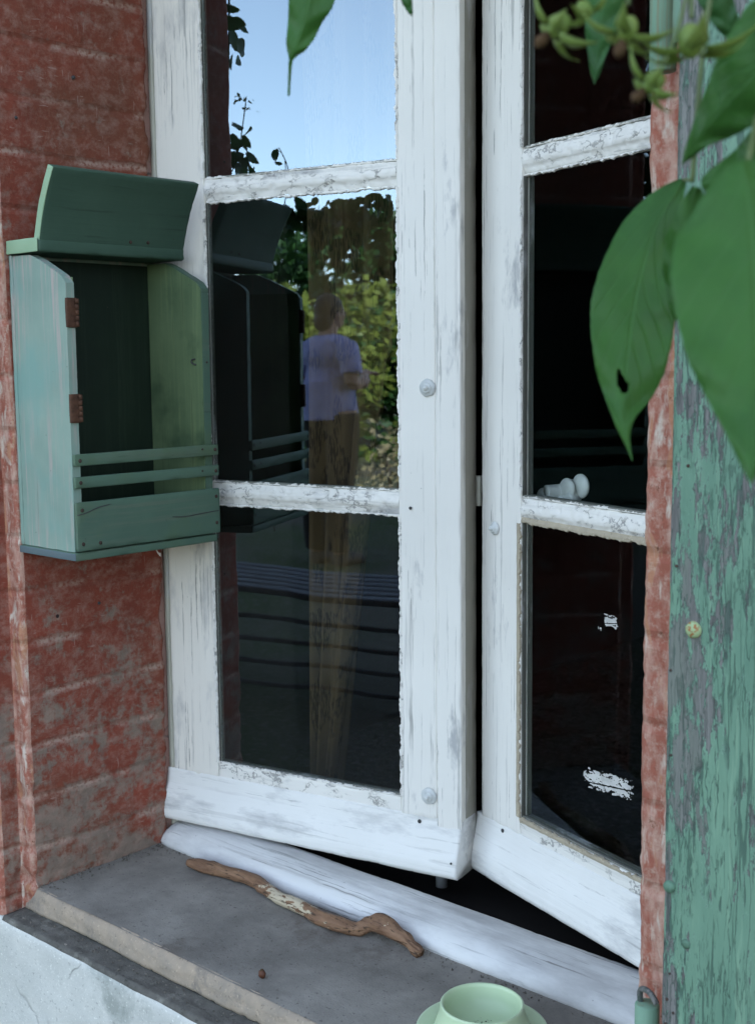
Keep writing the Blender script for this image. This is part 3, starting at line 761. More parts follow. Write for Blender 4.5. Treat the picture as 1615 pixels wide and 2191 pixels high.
# handle and bolt rod on the room side
v1 = merge([ellipsoid((-.395, .080, .5815), (.0165, .006, .0165), 28, 14), ellipsoid((-.408, .068, .577), (.0155, .006, .0150), 28, 14)])
v2 = tube(spline([(-.43, .050, .570), (-.424, .066, .571), (-.414, .078, .575), (-.407, .080, .580)], 6), [.012]*10+[.0135]*5+[.012]*4, 16)
v3 = tube(spline([(-.452, .062, .566), (-.43, .062, .566), (-.412, .07, .562), (-.395, .072, .571)], 6), [.010]*19, 16)
fixn(mesh('handle', *merge([v1, v2, v3]), MAT['handle'], cr))
fixn(mesh('bolt_rod', *tube([(.4255, .068, .030-.045), (.4255, .068, .05), (.4255, .068, 1.3)], [.0088, .0088, .0088], 14), MAT['handle'], cl))
mesh('rod_guide', *rbox((.462, .054, .548), (.494, .066, .590), r=.002, cell=.01), MAT['jamb'], cl)

# ================================================================== WOODEN BOX on the reveal
bx = empty('wooden_box', (0, -.0995, .489), label='open green wooden wall box with slatted front hung beside the left casement', cat='wooden box')
def B(v): return [(p[0], p[1]+.0995, p[2]-.489) for p in v]
def bpart(nm, lo, hi, mat, parent=bx, **kw):
    kw.setdefault('cell', .006); kw.setdefault('r', .0015); kw.setdefault('chip', .0012); kw.setdefault('amp', .0004)
    v, f = rbox(lo, hi, **kw); return mesh(nm, B(v), f, mat, parent)
def side_board(y0, y1, mat, off, z0=.500):
    # front top corner cut to a slope
    prof = [(.0085, z0), (.128, z0), (.1295, .8520), (.1200, .8620), (.070, .8850), (.050, .8925), (.0085, .8925)]
    v, f = extrude([(x, z) for x, z in prof], y0, y1, 'y', .006, .005, .0005, 60, .0008, off=off)
    return sharp(fixn(mesh('side_panel', B(v), f, mat, bx)), 40)
side_board(-.219, -.2065, MAT['box_l'], 1); side_board(.0075, .0195, MAT['box_f'], 2)
v, f = extrude([(.0087, .501), (.1268, .501), (.1278, .8515), (.1190, .8608), (.0690, .8838), (.0490, .8912), (.0087, .8912)], .0060, .0074, 'y', .01, .005, .0001, 60)
sharp(fixn(mesh('side_lining', B(v), f, MAT['box_i'], bx)), 40)
bpart('back_panel', (.001, -.221, .4995), (.008, .0205, .8945), MAT['box_l'], grain='z')
bpart('back_shade_lining', (.0082, -.2062, .5008), (.0094, .0060, .8895), MAT['box_b'], chip=0, amp=.0002)
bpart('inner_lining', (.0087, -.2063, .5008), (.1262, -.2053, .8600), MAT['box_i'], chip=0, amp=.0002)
bpart('bottom_board', (.001, -.2215, .4885), (.1335, .0225, .4992), MAT['box_f'], grain='y', off=3)
bpart('bottom_edge', (.0005, -.2228, .4890), (.1335, -.2217, .4985), MAT['grey_end'], chip=0, amp=.0003)
for k, (za, zb) in enumerate(((.5015, .5665), (.5850, .6000), (.6145, .6300))):
    v, f = rbox((.1308, -.2205, za), (.1368, .0255, zb), r=.0013, cell=.006, chip=.0012, amp=.0004, grain='y', off=k*3)
    sl = .0 if k else 0
    mesh('front_board' if k == 0 else 'slat', B(v), f, MAT['box_f'], bx)
bpart('top_board', (.001, -.2225, .8945), (.0765, .0225, .9135), MAT['lid'], r=.004, grain='y', off=5)
v, f = rbox((.002, -.2245, .8950), (.0755, -.2227, .9130), r=.0012, cell=.005, chip=0); mesh('top_board_end', B(v), f, MAT['lidend'], bx)
# tipped lid
ang = math.atan2(.040, .094)
def lidp(p):  # local: x thickness outwards, z up the board
    z = p[2]; bow = -.0045*math.sin(math.pi*min(1, max(0, z/.104)))
    x = p[0]+bow; return (.0745+x*math.cos(ang)+z*math.sin(ang), p[1], .9050-x*math.sin(ang)+z*math.cos(ang))
v, f = rbox((-.0125, -.2195, 0), (0, .0215, .1025), r=.0016, cell=.006, chip=.0012, grain='y', off=9); v = [lidp(p) for p in v]
mesh('lid', B(v), f, MAT['lid'], bx)
v, f = rbox((-.0122, -.2208, .0005), (-.0003, -.2196, .102), r=.0005, cell=.006, chip=0); v = [lidp(p) for p in v]
mesh('lid_end', B(v), f, MAT['lidend'], bx)
# rusty hinges on the front edge of the left side
for zc in (.8140, .6900):
    h = bpart('hinge', (.1275, -.2200, zc-.019), (.1325, -.2050, zc+.019), MAT['rust'], r=.0006, cell=.004, amp=.0006, chip=.0006)
    vs = []
    for k in range(5):
        a = zc-.018+k*.0073; vs.append(tube([(.1335, -.2058, a), (.1335, -.2058, a+.0066)], .0026, 12, .0003, 300))
    v, f = merge(vs); mesh('knuckle', B(v), f, MAT['rust'], h)
# nails
nails = [(.1374, -.2125, .6215), (.1374, .0185, .6230), (.1374, -.0050, .6245), (.1374, -.2125, .5925), (.1374, .0190, .5920), (.1374, -.0060, .5935),
         (.1374, -.2120, .5560), (.1374, -.2120, .5110), (.1374, .0185, .5550), (.1374, .0185, .5165), (.1374, -.1850, .5100), (.1302, .0135, .7480)]
for (x, y, z) in nails:
    r = .0026 if abs(y) > .01 and x > .131 else .0015
    v, f = lathe([(r, -.0012), (r, .0003), (r*.6, .0008), (0, .0009)], 10, (x-.0002, y, z), 'x'); mesh('nail', B(v), f, MAT['nail'], bx)
for (y, z) in ((-.075, .011), (-.045, .012)):
    v, f = lathe([(.0024, -.002), (.0022, .0004), (0, .0006)], 10, (0, 0, 0), 'x')
    v = [lidp((p[0]+.0043*math.sin(math.pi*z/.104), p[1]+y, p[2]+z)) for p in v]; mesh('nail', B(v), f, MAT['nail'], bx)
for pl_ in ([(.1371, -.2195, .5500), (.1371, -.2050, .5525), (.1371, -.1850, .5580), (.1371, -.1650, .5605)], [(.1371, .0250, .5340), (.1371, -.0100, .5325), (.1371, -.0400, .5310), (.1371, -.0620, .5330)]):
    v, f = tube(spline(pl_, 6), [.0007]*17+[.0004]*2, 6, .0003, 400); mesh('crack', B(v), f, MAT['iron'], bx)
# small staple inside and a frayed string under the bottom
v, f = tube(spline([(.1150, .0064, .7445), (.1120, .0042, .7455), (.1080, .0030, .7480), (.1090, .0032, .7520), (.1140, .0050, .7525)], 5), .0011, 8); mesh('staple', B(v), f, MAT['iron'], bx)
v, f = merge([tube(spline([(.125, -.085, .490), (.127, -.082, .483), (.129, -.079, .478+k*.002)], 4), .0009, 6, .0004, 200, off=k) for k in range(3)])
mesh('string', B(v), f, flat('string', (.5, .42, .34), .9), bx)

# old nails and a plugged hole in the left reveal
for (px, py, r) in ((122, 358, .0035), (157, 166, .0028), (212, 1290, .0022), (34, 252, .0022)):
    d_ = at(px, py, 1)-CAM; h_ = CAM+d_*((.0-CAM.x)/d_.x)
    v, f = lathe([(r, -.003), (r, .0022), (r*.6, .0034), (0, .0038)], 10, tuple(h_), 'x', .3); mesh('nail', v, f, MAT['iron'], house)
# ================================================================== SHUTTER, opened against the wall
sh = empty('wooden_shutter', (1.25, -.27, -.1), label='green peeling wooden shutter folded back against the wall', cat='shutter')
def S(v): return [(p[0]-1.25, p[1]+.27, p[2]+.1) for p in v]
def shm(o): return o
# boards: object coordinates must carry world x for the wear mask, so meshes keep world coordinates
for k, (a, b) in enumerate(((1.0410, 1.1420), (1.1428, 1.252), (1.2528, 1.362), (1.3628, 1.475))):
    tilt = .0015*k
    v, f = rbox((a, -.285, -.03), (b, -.2655, 1.42), r=.0022, cell=.008, cells=(.0035, .01, .008), amp=.0007, chip=.0028, grain='z', freq=90, off=k*7+1)
    o = mesh('board', v, f, MAT['shut'], sh); o.location = (-1.25, .27, .1)
for z in (.22, 1.15):
    v, f = rbox((1.05, -.2650, z), (1.46, -.2628, z+.09), r=.0008, cell=.03); o = mesh('batten', v, f, MAT['shut'], sh); o.location = (-1.25, .27, .1)
def sscrew(x, z, r, mat, rust=True):
    v, f = lathe([(r*1.08, -.002), (r, .0012), (r*.8, .0028), (r*.4, .0037), (0, .0040)], 24, (x, -.2853, z), 'y', .06)
    o = mesh('screw_head', S(v), f, mat, sh); return o
t = NT('rusty_green_screw'); colr = t.mix(t.ramp(t.noise(260, 4, .6), .5, .6), (.30, .38, .20), (.28, .10, .03)); MAT['sscrew'] = t.bsdf(colr, .6, None, .3)
MAT['knob'] = flat('painted_knob', (.12, .22, .15), .7, .3, 200, .4)
sscrew(1.0636, .5358, .0066, MAT['sscrew']); sscrew(1.0465, .3195, .0050, MAT['knob']); 
for (x, z, r) in ((1.0475, .585, .0012), (1.044, .50, .0012), (1.0455, .43, .0012), (1.0560, .665, .0014), (1.046, .222, .0013), (1.045, .2, .0014), (1.052, .212, .0012), (1.0480, .2450, .0010), (1.0622, .2751, .0042)):
    v, f = lathe([(r, -.001), (r, .0003), (0, .0005)], 10, (x, -.2853, z), 'y'); mesh('nail', S(v), f, MAT['nail'] if r < .003 else MAT['knob'], sh)
# hinge pins: knuckle barrels below and above
for (z0, z1) in ((-.02, .198), (.972, 1.20)):
    h = mesh('hinge', *(lambda vf: (S(vf[0]), vf[1]))(tube([(1.0145, -.262, z0), (1.0145, -.262, z0+.001), (1.0145, -.262, z1-.001), (1.0145, -.262, z1)], [.0095, .0105, .0105, .0095], 24, .0003, 90)), MAT['hingeg'], sh)
    v, f = rbox((1.0145, -.2655, z0+.02), (1.06, -.2625, z1-.02), r=.0006, cell=.02); mesh('hinge_leaf', S(v), f, MAT['hingeg'], sh)
v, f = tube(spline([(1.0080, -.262, .196), (1.0075, -.262, .206), (1.012, -.264, .211), (1.020, -.266, .210), (1.026, -.266, .203)], 6), .0026, 12); mesh('hinge_pin', S(v), f, MAT['shut'], sh)

# ================================================================== things on the sill
pts = spline([(.110, -.030, .0095), (.135, -.026, .010), (.169, -.021, .0105), (.2305, -.014, .0110), (.268, -.021, .0105), (.307, -.030, .0105), (.352, -.030, .010), (.395, -.038, .0100),
              (.425, -.038, .0115), (.450, -.027, .0078), (.468, -.0185, .0185), (.4860, -.0160, .0220), (.503, -.0160, .0175), (.520, -.0150, .0145), (.538, -.0175, .0085), (.553, -.019, .0050)], 7)
rd = [.0055, .0088, .0092, .0088, .0084, .0080, .0090, .0094, .0096, .0092, .0098, .0125, .0105, .0085, .0075, .0050]
rad = [lerpl(rd, i/(len(pts)-1)) for i in range(len(pts))]
v, f = tube(pts, rad, 36, .0020, 70, off=3)
v = [Vector(p) for p in v]
for i, c0 in enumerate(pts):            # fibres and drying splits along the wood
    for k in range(36):
        q = v[i*36+k]; d_ = (q-c0); th = k/36*6.283
        g_ = nz((math.cos(th)*5, math.sin(th)*5, i*.09), (1, 1, 1), 4)+.6*nz((math.cos(th)*13, math.sin(th)*13, i*.12), (1, 1, 1), 8)
        tail = max(0, (i-len(pts)*.86)/(len(pts)*.14))
        v[i*36+k] = c0+d_*(1+.13*g_*(1+2.6*tail))
br = mesh('driftwood_branch', [(p[0]-.33, p[1]+.03, p[2]) for p in v], f, MAT['stick'], None, loc=(.33, -.03, 0))
tag(br, 'crooked brown peeled branch lying on the cement sill', 'branch')
cx, cy = .7303, -.1238
cup = empty('ceramic_dish', (cx, cy, .002), label='pale green ceramic cup dish on its saucer on the sill', cat='dish')
sp = [(0, .000), (.036, .000), (.042, .0012), (.060, .0050), (.0710, .0095), (.0733, .0112), (.0728, .0124), (.0700, .0120), (.058, .0082), (.045, .0062), (.020, .006), (0, .006)]
fixn(mesh('saucer', *lathe(sp, 96), MAT['cup'], cup))
cpf = [(.0495, .0066), (.0530, .0085), (.0535, .0125), (.0510, .0200), (.0478, .0290), (.0462, .0375), (.0462, .0405), (.0448, .0420), (.0432, .0412), (.0424, .0370), (.0405, .0260), (.0360, .0165), (.0250, .0125), (0, .0118)]
fixn(mesh('cup', *lathe(cpf, 96), MAT['cup'], cup))
V = []; Fs = []; rg = random.Random(11)
for _ in range(60):
    a, rr = rg.uniform(0, 6.28), .024*math.sqrt(rg.random()); crumb(rr*math.cos(a)+.004, rr*math.sin(a), .0122, rg.choice([.0005, .0007, .0012]))
mesh('dirt', V, Fs, flat('dirt', (.05, .045, .035), .9), cup, smooth=False)['kind'] = 'stuff'
v, f = ellipsoid((0, 0, .0052), (.0050, .0042, .0056)); v = [Vector(p)+Vector(p).normalized()*.0010*nz(p, (300, 300, 300)) for p in v]
pod = mesh('seed_pod', v, f, MAT['pod'], None, loc=(.4420, -.1880, 0)); tag(pod, 'tiny brown seed pod lying alone on the cement sill', 'seed pod')
mesh('pod_cap', *lathe([(0, .0112), (.0018, .0112), (.0026, .0098), (.0022, .0090)], 12), MAT['dry'], pod)

# ================================================================== CURTAIN inside
V = []; Fs = []; nu, nv = 60, 80
for j in range(nv+1):
    t_ = j/nv; z = 1.45-1.52*t_
    x0 = .045+.02*t_; x1 = .265-.035*t_ if z > .75 else .2387-(.75-z)*.175
    for i in range(nu+1):
        u = i/nu; a = (x1-x0)
        V.append((x0+a*u, .285+.016*math.sin(u*22+1.5*t_)+.008*math.sin(u*51+2), z))
for j in range(nv):
    for i in range(nu): Fs.append((j*(nu+1)+i, j*(nu+1)+i+1, (j+1)*(nu+1)+i+1, (j+1)*(nu+1)+i))
cu = mesh('lace_curtain', [(p[0]-.15, p[1]-.285, p[2]-1.45) for p in V], Fs, MAT['curtain'], None, loc=(.15, .285, 1.45))
tag(cu, 'golden brown lace curtain hanging behind the left casement glass', 'curtain')

# ================================================================== CLIMBING ROSE near the camera
def leaf(name, mid, wl, wr, d0, d1, mat, parent, cup_=.18, hole=None, serr=.02, bend=0., nseg=44, seed=0):
    """leaf blade along a curved midrib; widths in the same image units as the midrib, turned into metres at the leaf's own distance"""
    n = len(mid); P = spline([(a, b, 0) for a, b in mid], 8); m = len(P); V = []; UV = []; Fs = []; K = 7
    for i, p in enumerate(P):
        t_ = i/(m-1); d = d0+(d1-d0)*t_; q = P[min(i+1, m-1)]-P[max(i-1, 0)]; q.normalize(); nn = Vector((-q.y, q.x, 0))
        L, Rr = lerpl(wl, t_), lerpl(wr, t_)
        sr = 1+serr*(((i*1.0) % 2)-.5)*2*(1 if min(L, Rr) > 4 else 0)
        for k in range(-K, K+1):
            u = k/K; wdt = (Rr if u > 0 else L)*abs(u)*(sr if abs(k) == K else 1)*(1 if u > 0 else -1)
            dd = d+abs(wdt)/F_PX*d*cup_*(1+.6*math.sin(t_*7+seed))+.0016*math.sin(t_*26+abs(u)*3)*abs(u)+bend*t_*t_
            V.append(at(p.x-nn.x*wdt, p.y-nn.y*wdt, dd)); UV.append((u, t_))
    c = 2*K+1
    for i in range(m-1):
        for k in range(c-1):
            if hole and hole(UV[i*c+k][0]+.5/K, (UV[i*c+k][1])): continue
            Fs.append((i*c+k, i*c+k+1, (i+1)*c+k+1, (i+1)*c+k))
    root = parent.location
    o = mesh(name, [p-root for p in V], Fs, mat, parent, uvs=UV)
    md = o.modifiers.new('s', 'SUBSURF'); md.levels = 1; md.render_levels = 1
    md = o.modifiers.new('thick', 'SOLIDIFY'); md.thickness = .0003
    return o
rose = empty('climbing_rose', at(1560, -200, .55), label='green climbing rose shoot hanging in front of the shutter, close to the viewer', cat='climbing plant')
leaf('leaf', [(1585, 345), (1605, 480), (1615, 640), (1618, 800), (1612, 930), (1606, 1035)], [20, 100, 165, 182, 170, 150, 112, 70, 30, 0], [20, 90, 140, 160, 150, 130, 100, 60, 25, 0], .50, .47, MAT['leafA'], rose, .25, seed=1)
o = leaf('leaf', [(1462, 385), (1402, 484), (1362, 620), (1346, 720), (1334, 830), (1330, 905), (1352, 985)], [6, 42, 72, 88, 92, 84, 66, 42, 20, 5, 0], [6, 30, 62, 82, 92, 92, 84, 60, 32, 8, 0], .68, .66, MAT['leafA'], rose, .3, seed=2,
         hole=lambda u, t_: ((u+.12)/.24)**2+((t_-.655-.12*u)/.034)**2 < 1)
o['label'] = 'leaf with a small eaten hole'
leaf('leaf', [(1720, -20), (1640, 120), (1560, 215), (1500, 285), (1458, 352)], [60, 95, 92, 60, 36, 15, 0], [60, 90, 95, 75, 50, 20, 0], .52, .56, MAT['leafA'], rose, .25, seed=3)
leaf('leaf', [(690, -130), (676, -60), (662, 0), (650, 50), (636, 92), (626, 118), (621, 140), (618, 205)], [30, 48, 50, 44, 36, 30, 22, 12, 4, 2, 3], [30, 50, 54, 52, 36, 32, 22, 10, 4, 2, 3], .74, .76, MAT['leafA'], rose, .3, seed=4)
leaf('leaf', [(845, -90), (866, -10), (881, 34)], [8, 14, 12, 8, 0], [8, 14, 12, 8, 0], .74, .75, MAT['leafD'], rose, .1, seed=5)
leaf('leaf', [(1305, -110), (1292, -10), (1279, 90), (1271, 180)], [30, 44, 40, 30, 16, 0], [30, 46, 44, 34, 16, 0], .64, .66, MAT['leafD'], rose, .3, seed=6)
leaf('leaf', [(1475, -90), (1530, 0), (1560, 60), (1592, 118)], [20, 34, 34, 26, 14, 0], [20, 34, 34, 26, 14, 0], .58, .6, MAT['leafD'], rose, .3, seed=7)
leaf('leaf', [(1490, 400), (1462, 500), (1448, 600), (1440, 690)], [10, 26, 38, 34, 16, 0], [10, 40, 60, 60, 40, 0], .58, .6, MAT['leafA'], rose, .3, seed=8)
leaf('leaf', [(1740, 300), (1680, 330), (1600, 370), (1500, 395)], [60, 90, 80, 50, 10], [60, 90, 90, 60, 10], .54, .57, MAT['leafA'], rose, .3, seed=9)
def stem(pts, r, mat=MAT['stem'], par=rose):
    P = spline([at(*p) for p in pts], 6); v, f = tube(P, r, 10, r*.15, 200); mesh('stem', [Vector(p)-par.location for p in v], f, mat, par)
stem([(1530, -80, .58), (1505, 90, .58), (1490, 250, .58), (1480, 390, .58)], .0012)
stem([(1480, 385, .60), (1462, 385, .68)], .0009)
stem([(1700, -100, .56), (1640, 150, .56), (1600, 345, .52)], .0014)
stem([(1500, -120, .50), (1480, -40, .50), (1478, 40, .50)], .0010)
stem([(1330, -120, .50), (1335, -40, .50), (1345, 10, .50)], .0008)
stem([(1480, -60, .50), (1450, 60, .50), (1420, 135, .50)], .0009)
stem([(1200, -120, .52), (1215, -60, .52), (1225, -20, .52)], .0008)
def rosehip(px, py, d, dx, dy, s, dryb=True):
    """spent flower: swollen base, five pointed sepals, brown remains; (dx,dy) image direction it points"""
    c = at(px, py, d); ax = (r_*dx-u_*dy).normalized(); k = s/F_PX*d
    b, t1 = ax.orthogonal().normalized(), None; t1 = ax.cross(b)
    v, f = ellipsoid((0, 0, 0), (k*.36, k*.36, k*.48)); q = ax.to_track_quat('Z', 'Y')
    h = mesh('rose_hip', [c+(q @ Vector(p))-rose.location for p in v], f, MAT['leafY'], rose)
    rg = random.Random(int(px))
    for j in range(5):
        a = j*1.2566+rg.uniform(-.3, .3); dr = (b*math.cos(a)+t1*math.sin(a)); L = k*rg.uniform(1.1, 1.7); V = []; Fs = []
        for i in range(9):
            u = i/8; pc = c+ax*k*.25+(ax*(.25*u-.55*u*u)+dr*(.25+u*.9))*L; wd = k*.38*math.sin(math.pi*min(1, u*.8+.2))*(1-u*.6); sd = ax.cross(dr)
            V += [pc-sd*wd, pc+ax*wd*.3, pc+sd*wd]
            if i: 
                for m_ in range(2): Fs.append(((i-1)*3+m_, (i-1)*3+m_+1, i*3+m_+1, i*3+m_))
        o = mesh('sepal', [p-rose.location for p in V], Fs, MAT['leafY'], h); md = o.modifiers.new('t', 'SOLIDIFY'); md.thickness = .0003
    if dryb:
        v, f = ellipsoid((0, 0, k*.75), (k*.22, k*.22, k*.34)); v = [Vector(p)+Vector((1, 1, 0))*k*.12*nz(p, (900, 900, 900)) for p in v]
        mesh('dried_stamens', [c+(q @ Vector(p))-rose.location for p in v], f, MAT['dry'], h)
rosehip(1195, 55, .52, -.75, .65, 62); rosehip(1342, 62, .50, -.35, .95, 60); rosehip(1476, 88, .50, .05, 1, 78, False); rosehip(1398, 178, .50, -.75, .6, 56)
rosehip(1250, 20, .52, .6, .8, 44, False)

# rose shoots to the left of the window, seen as dark shapes in the glass
rb = empty('rose_bush', (-.42, -.62, GZ), label='dark leafy rose growing beside the window, mirrored in the left casement panes', cat='climbing plant')
rg = random.Random(21)
def small_leaf(c, L, axis, nrm):
    s = axis.cross(nrm).normalized(); V = []; Fs = []
    for i in range(7):
        u = i/6; w_ = L*.30*math.sin(math.pi*min(.999, u*.92+.08))**.8; p = c+axis*L*(u-.1)-nrm*L*.12*u*u
        V += [p-s*w_+nrm*w_*.25, p, p+s*w_+nrm*w_*.25]
        if i:
            for m_ in range(2): Fs.append(((i-1)*3+m_, (i-1)*3+m_+1, i*3+m_+1, i*3+m_))
    return V, Fs
def rv(): return Vector((rg.uniform(-1, 1), rg.uniform(-1, 1), rg.uniform(-1, 1))).normalized()
hL = Vector((.012, .035, 0)); nL = Vector((-math.sin(R(12.4549)), math.cos(R(12.4549)), 0))
def mirror_pt(px, py, t_):
    """point at distance t_ along the view line after it bounces off the left leaf"""
    d = (at(px, py, 1)-CAM).normalized(); h = CAM+d*((hL-CAM).dot(nL)/d.dot(nL)); d2 = d-nL*2*d.dot(nL); return h+d2*t_
LV, LF = [], []
def add(vf):
    b = len(LV); LV.extend(vf[0]); LF.extend([tuple(i+b for i in q) for q in vf[1]])
shoots = [[mirror_pt(*q) for q in ((475, 560, .75), (480, 420, .72), (478, 300, .70), (480, 150, .70), (484, -60, .7))],
          [mirror_pt(*q) for q in ((470, 420, .72), (500, 330, .72), (512, 260, .72), (520, 205, .72))],
          [mirror_pt(*q) for q in ((600, 440, .9), (612, 380, .9), (606, 345, .9), (590, 315, .9))]]
# twig mass in the middle pane
for k in range(9):
    x0 = 640+k*26; shoots.append([mirror_pt(x0+40, 250-900*0+ -420, 1.25), mirror_pt(x0+20, 330+ -60, 1.2), mirror_pt(x0, 430, 1.2), mirror_pt(x0-15, 480+rg.uniform(20, 90), 1.2)] if False else
                                     [mirror_pt(930, 500, 1.35), mirror_pt(x0+60, 470, 1.25), mirror_pt(x0, 455+rg.uniform(-15, 40), 1.2), mirror_pt(x0-15, 500+rg.uniform(10, 80), 1.2)])
for i, sh_ in enumerate(shoots):
    vf = tube(spline(sh_, 6), .0022 if i == 0 else .0012, 8); mesh('stem', [Vector(p)-rb.location for p in vf[0]], vf[1], MAT['leafS'], rb)
for (px, py, t_, n, sx, sy, L) in ((495, 30, .7, 3, 8, 18, .044), (490, 60, .7, 3, 10, 20, .044), (510, 105, .7, 6, 24, 20, .044), (505, 210, .72, 10, 12, 8, .010), (530, 225, .72, 8, 18, 16, .009),
                               (505, 290, .72, 9, 18, 28, .036), (500, 340, .72, 12, 26, 20, .040), (520, 350, .72, 5, 18, 16, .030), (588, 318, .9, 2, 10, 4, .030), (600, 345, .9, 2, 10, 4, .022), (655, 360, .9, 2, 10, 5, .02),
                               (700, 455, 1.2, 60, 60, 26, .034), (780, 448, 1.2, 40, 44, 22, .032), (720, 510, 1.2, 40, 60, 34, .038), (790, 500, 1.2, 20, 44, 30, .036), (610, 460, 1.2, 70, 50, 22, .040), (560, 470, 1.4, 60, 60, 20, .05)):
    for _ in range(n):
        c = mirror_pt(px+rg.uniform(-1, 1)*sx, py+rg.uniform(-1, 1)*sy, t_+rg.uniform(-.05, .05)*2)
        ax = (rv()+Vector((0, 0, -.5))).normalized(); nn = ax.cross(rv()).normalized(); add(small_leaf(c, L*rg.uniform(.7, 1.25), ax, nn))
o = mesh('foliage', [Vector(p)-rb.location for p in LV], LF, MAT['leafS'], rb)
# root stem down to the ground
v, f = tube(spline([(-.42, -.62, GZ-.05), (-.40, -.60, 0), (-.34, -.58, .5), shoots[0][0]], 8), .009, 10, .001, 40); mesh('stem', [Vector(p)-rb.location for p in v], f, MAT['bark'], rb)

# ================================================================== GARDEN seen in the panes
def crown(c, rad, n, L, seed, lump=.35, flatb=.5):
    rg = random.Random(seed); V = []; Fs = []
    cl_ = [(Vector((rg.gauss(0, .5), rg.gauss(0, .5), rg.gauss(0, .45))), rg.uniform(.22, .42)) for _ in range(26)]
    for _ in range(n):
        cc, rr = rg.choice(cl_); p = cc+Vector((rg.gauss(0, 1), rg.gauss(0, 1), rg.gauss(0, 1))).normalized()*rr*rg.uniform(.6, 1)
        q = Vector((c[0]+p.x*rad[0], c[1]+p.y*rad[1], c[2]+p.z*rad[2]))
        a = Vector((rg.gauss(0, 1), rg.gauss(0, 1), rg.gauss(0, .7))).normalized(); s = a.cross(Vector((rg.gauss(0, 1), rg.gauss(0, 1), rg.gauss(0, 1)))).normalized(); l = L*rg.uniform(.6, 1.3); b = len(V)
        V += [q-a*l*.5, q-s*l*.3, q+a*l*.5, q+s*l*.3]; Fs.append((b, b+1, b+2, b+3))
    return V, Fs
def plant(name, x, y, rad, hz, n, L, mat, seed, label, cat, trunk=.0, group=None):
    r0 = empty(name, (x, y, GZ), label=label, cat=cat, group=group)
    v, f = crown((0, 0, hz), rad, n, L, seed); mesh('foliage' if trunk < .05 else 'crown', v, f, mat, r0, smooth=False)
    vs = []; rg = random.Random(seed)
    for k in range(5):
        e = Vector((rg.uniform(-.6, .6)*rad[0], rg.uniform(-.6, .6)*rad[1], hz+rg.uniform(-.2, .5)*rad[2])); b = Vector((rg.uniform(-.05, .05), rg.uniform(-.05, .05), hz*.35 if trunk >= .05 else 0))
        vs.append(tube(spline([b, b.lerp(e, .5)+Vector((0, 0, .08)), e], 5), [max(trunk*.5, .015)*(1-i/11) for i in range(11)], 7))
    if trunk >= .05: vs.append(tube(spline([(0, 0, -.1), (.03, .02, hz*.25), (0, -.03, hz*.5), (.05, 0, hz*.8)], 5), [trunk*(1.25-.9*i/15) for i in range(16)], 12, trunk*.15, 8))
    mesh('trunk' if trunk >= .05 else 'stem', *merge(vs), MAT['bark'], r0); return r0
plant('shrub', -4.1, -11.0, (1.3, .9, .85), 1.40, 4200, .12, MAT['leafF'], 1, 'sunlit yellow green shrub mirrored between the person and the wooden box', 'shrub')
plant('shrub', -2.1, -12.2, (1.5, 1.0, .85), .75, 450, .12, MAT['leafF'], 2, 'sunlit yellow green shrub mirrored to the right of the person', 'shrub')
plant('shrub', -2.3, -8.9, (.40, .35, .36), .38, 420, .06, MAT['leafP'], 3, 'low pale tan shrub standing in for sunlit patches beside the back of the person', 'shrub')
plant('shrub', -3.4, -14.2, (3.6, .8, 1.35), 1.45, 20000, .17, MAT['leafS'], 15, 'long dark hedge added as a backdrop behind the sunlit shrubs', 'hedge')  # dark backdrop added to close bright sky gaps between shrubs
plant('tree', -6.3, -17.5, (3.0, 2.2, 1.0), 1.95, 9000, .22, MAT['leafS'], 5, 'wide dark tree rising behind the sunlit shrubs on the left', 'tree', .16)
plant('tree', -2.2, -21, (2.6, 2.2, 1.1), 2.1, 7000, .24, MAT['leafS'], 6, 'round dark tree behind the person in the reflection', 'tree', .16)
plant('tree', .9, -20, (2.0, 2.0, .8), 1.4, 5000, .24, MAT['leafF'], 7, 'lighter green tree at the right end of the garden', 'tree', .14)
plant('tree', -3.1, -1.55, (1.3, .85, 1.7), 2.5, 9000, .075, MAT['leafS'], 8, 'small dark leafy tree added close to the wall, covering sky mirrored in the right panes', 'tree', .05)  # dark crown placed to hide bright sky from the right panes

# slatted garden bench
be = empty('garden_bench', (-1.05, -2.9, GZ), R(12), label='weathered slatted garden bench standing on the ground before the window', cat='bench')
for k in range(6): mesh('slat', *rbox((-.85, -.24+k*.085, .41), (.85, -.175+k*.085, .435), r=.004, cell=.2), MAT['benchm'], be)
for k in range(4): mesh('slat', *rbox((-.85, .235, .06+k*.085), (.85, .25, .078+k*.085), r=.004, cell=.2), MAT['benchm'], be)
for x in (-.75, .75):
    mesh('leg', *rbox((x-.03, .17, 0), (x+.03, .23, .41), r=.004, cell=.2), MAT['benchm'], be)
    mesh('leg', *rbox((x-.03, -.25, 0), (x+.03, -.19, .405), r=.004, cell=.2), MAT['benchm'], be)

# ================================================================== PERSON in the garden
pe = empty('person', (-1.80, -5.80, GZ), R(30), label='person in a lavender t-shirt seen from behind, mirrored in the middle left pane', cat='person')
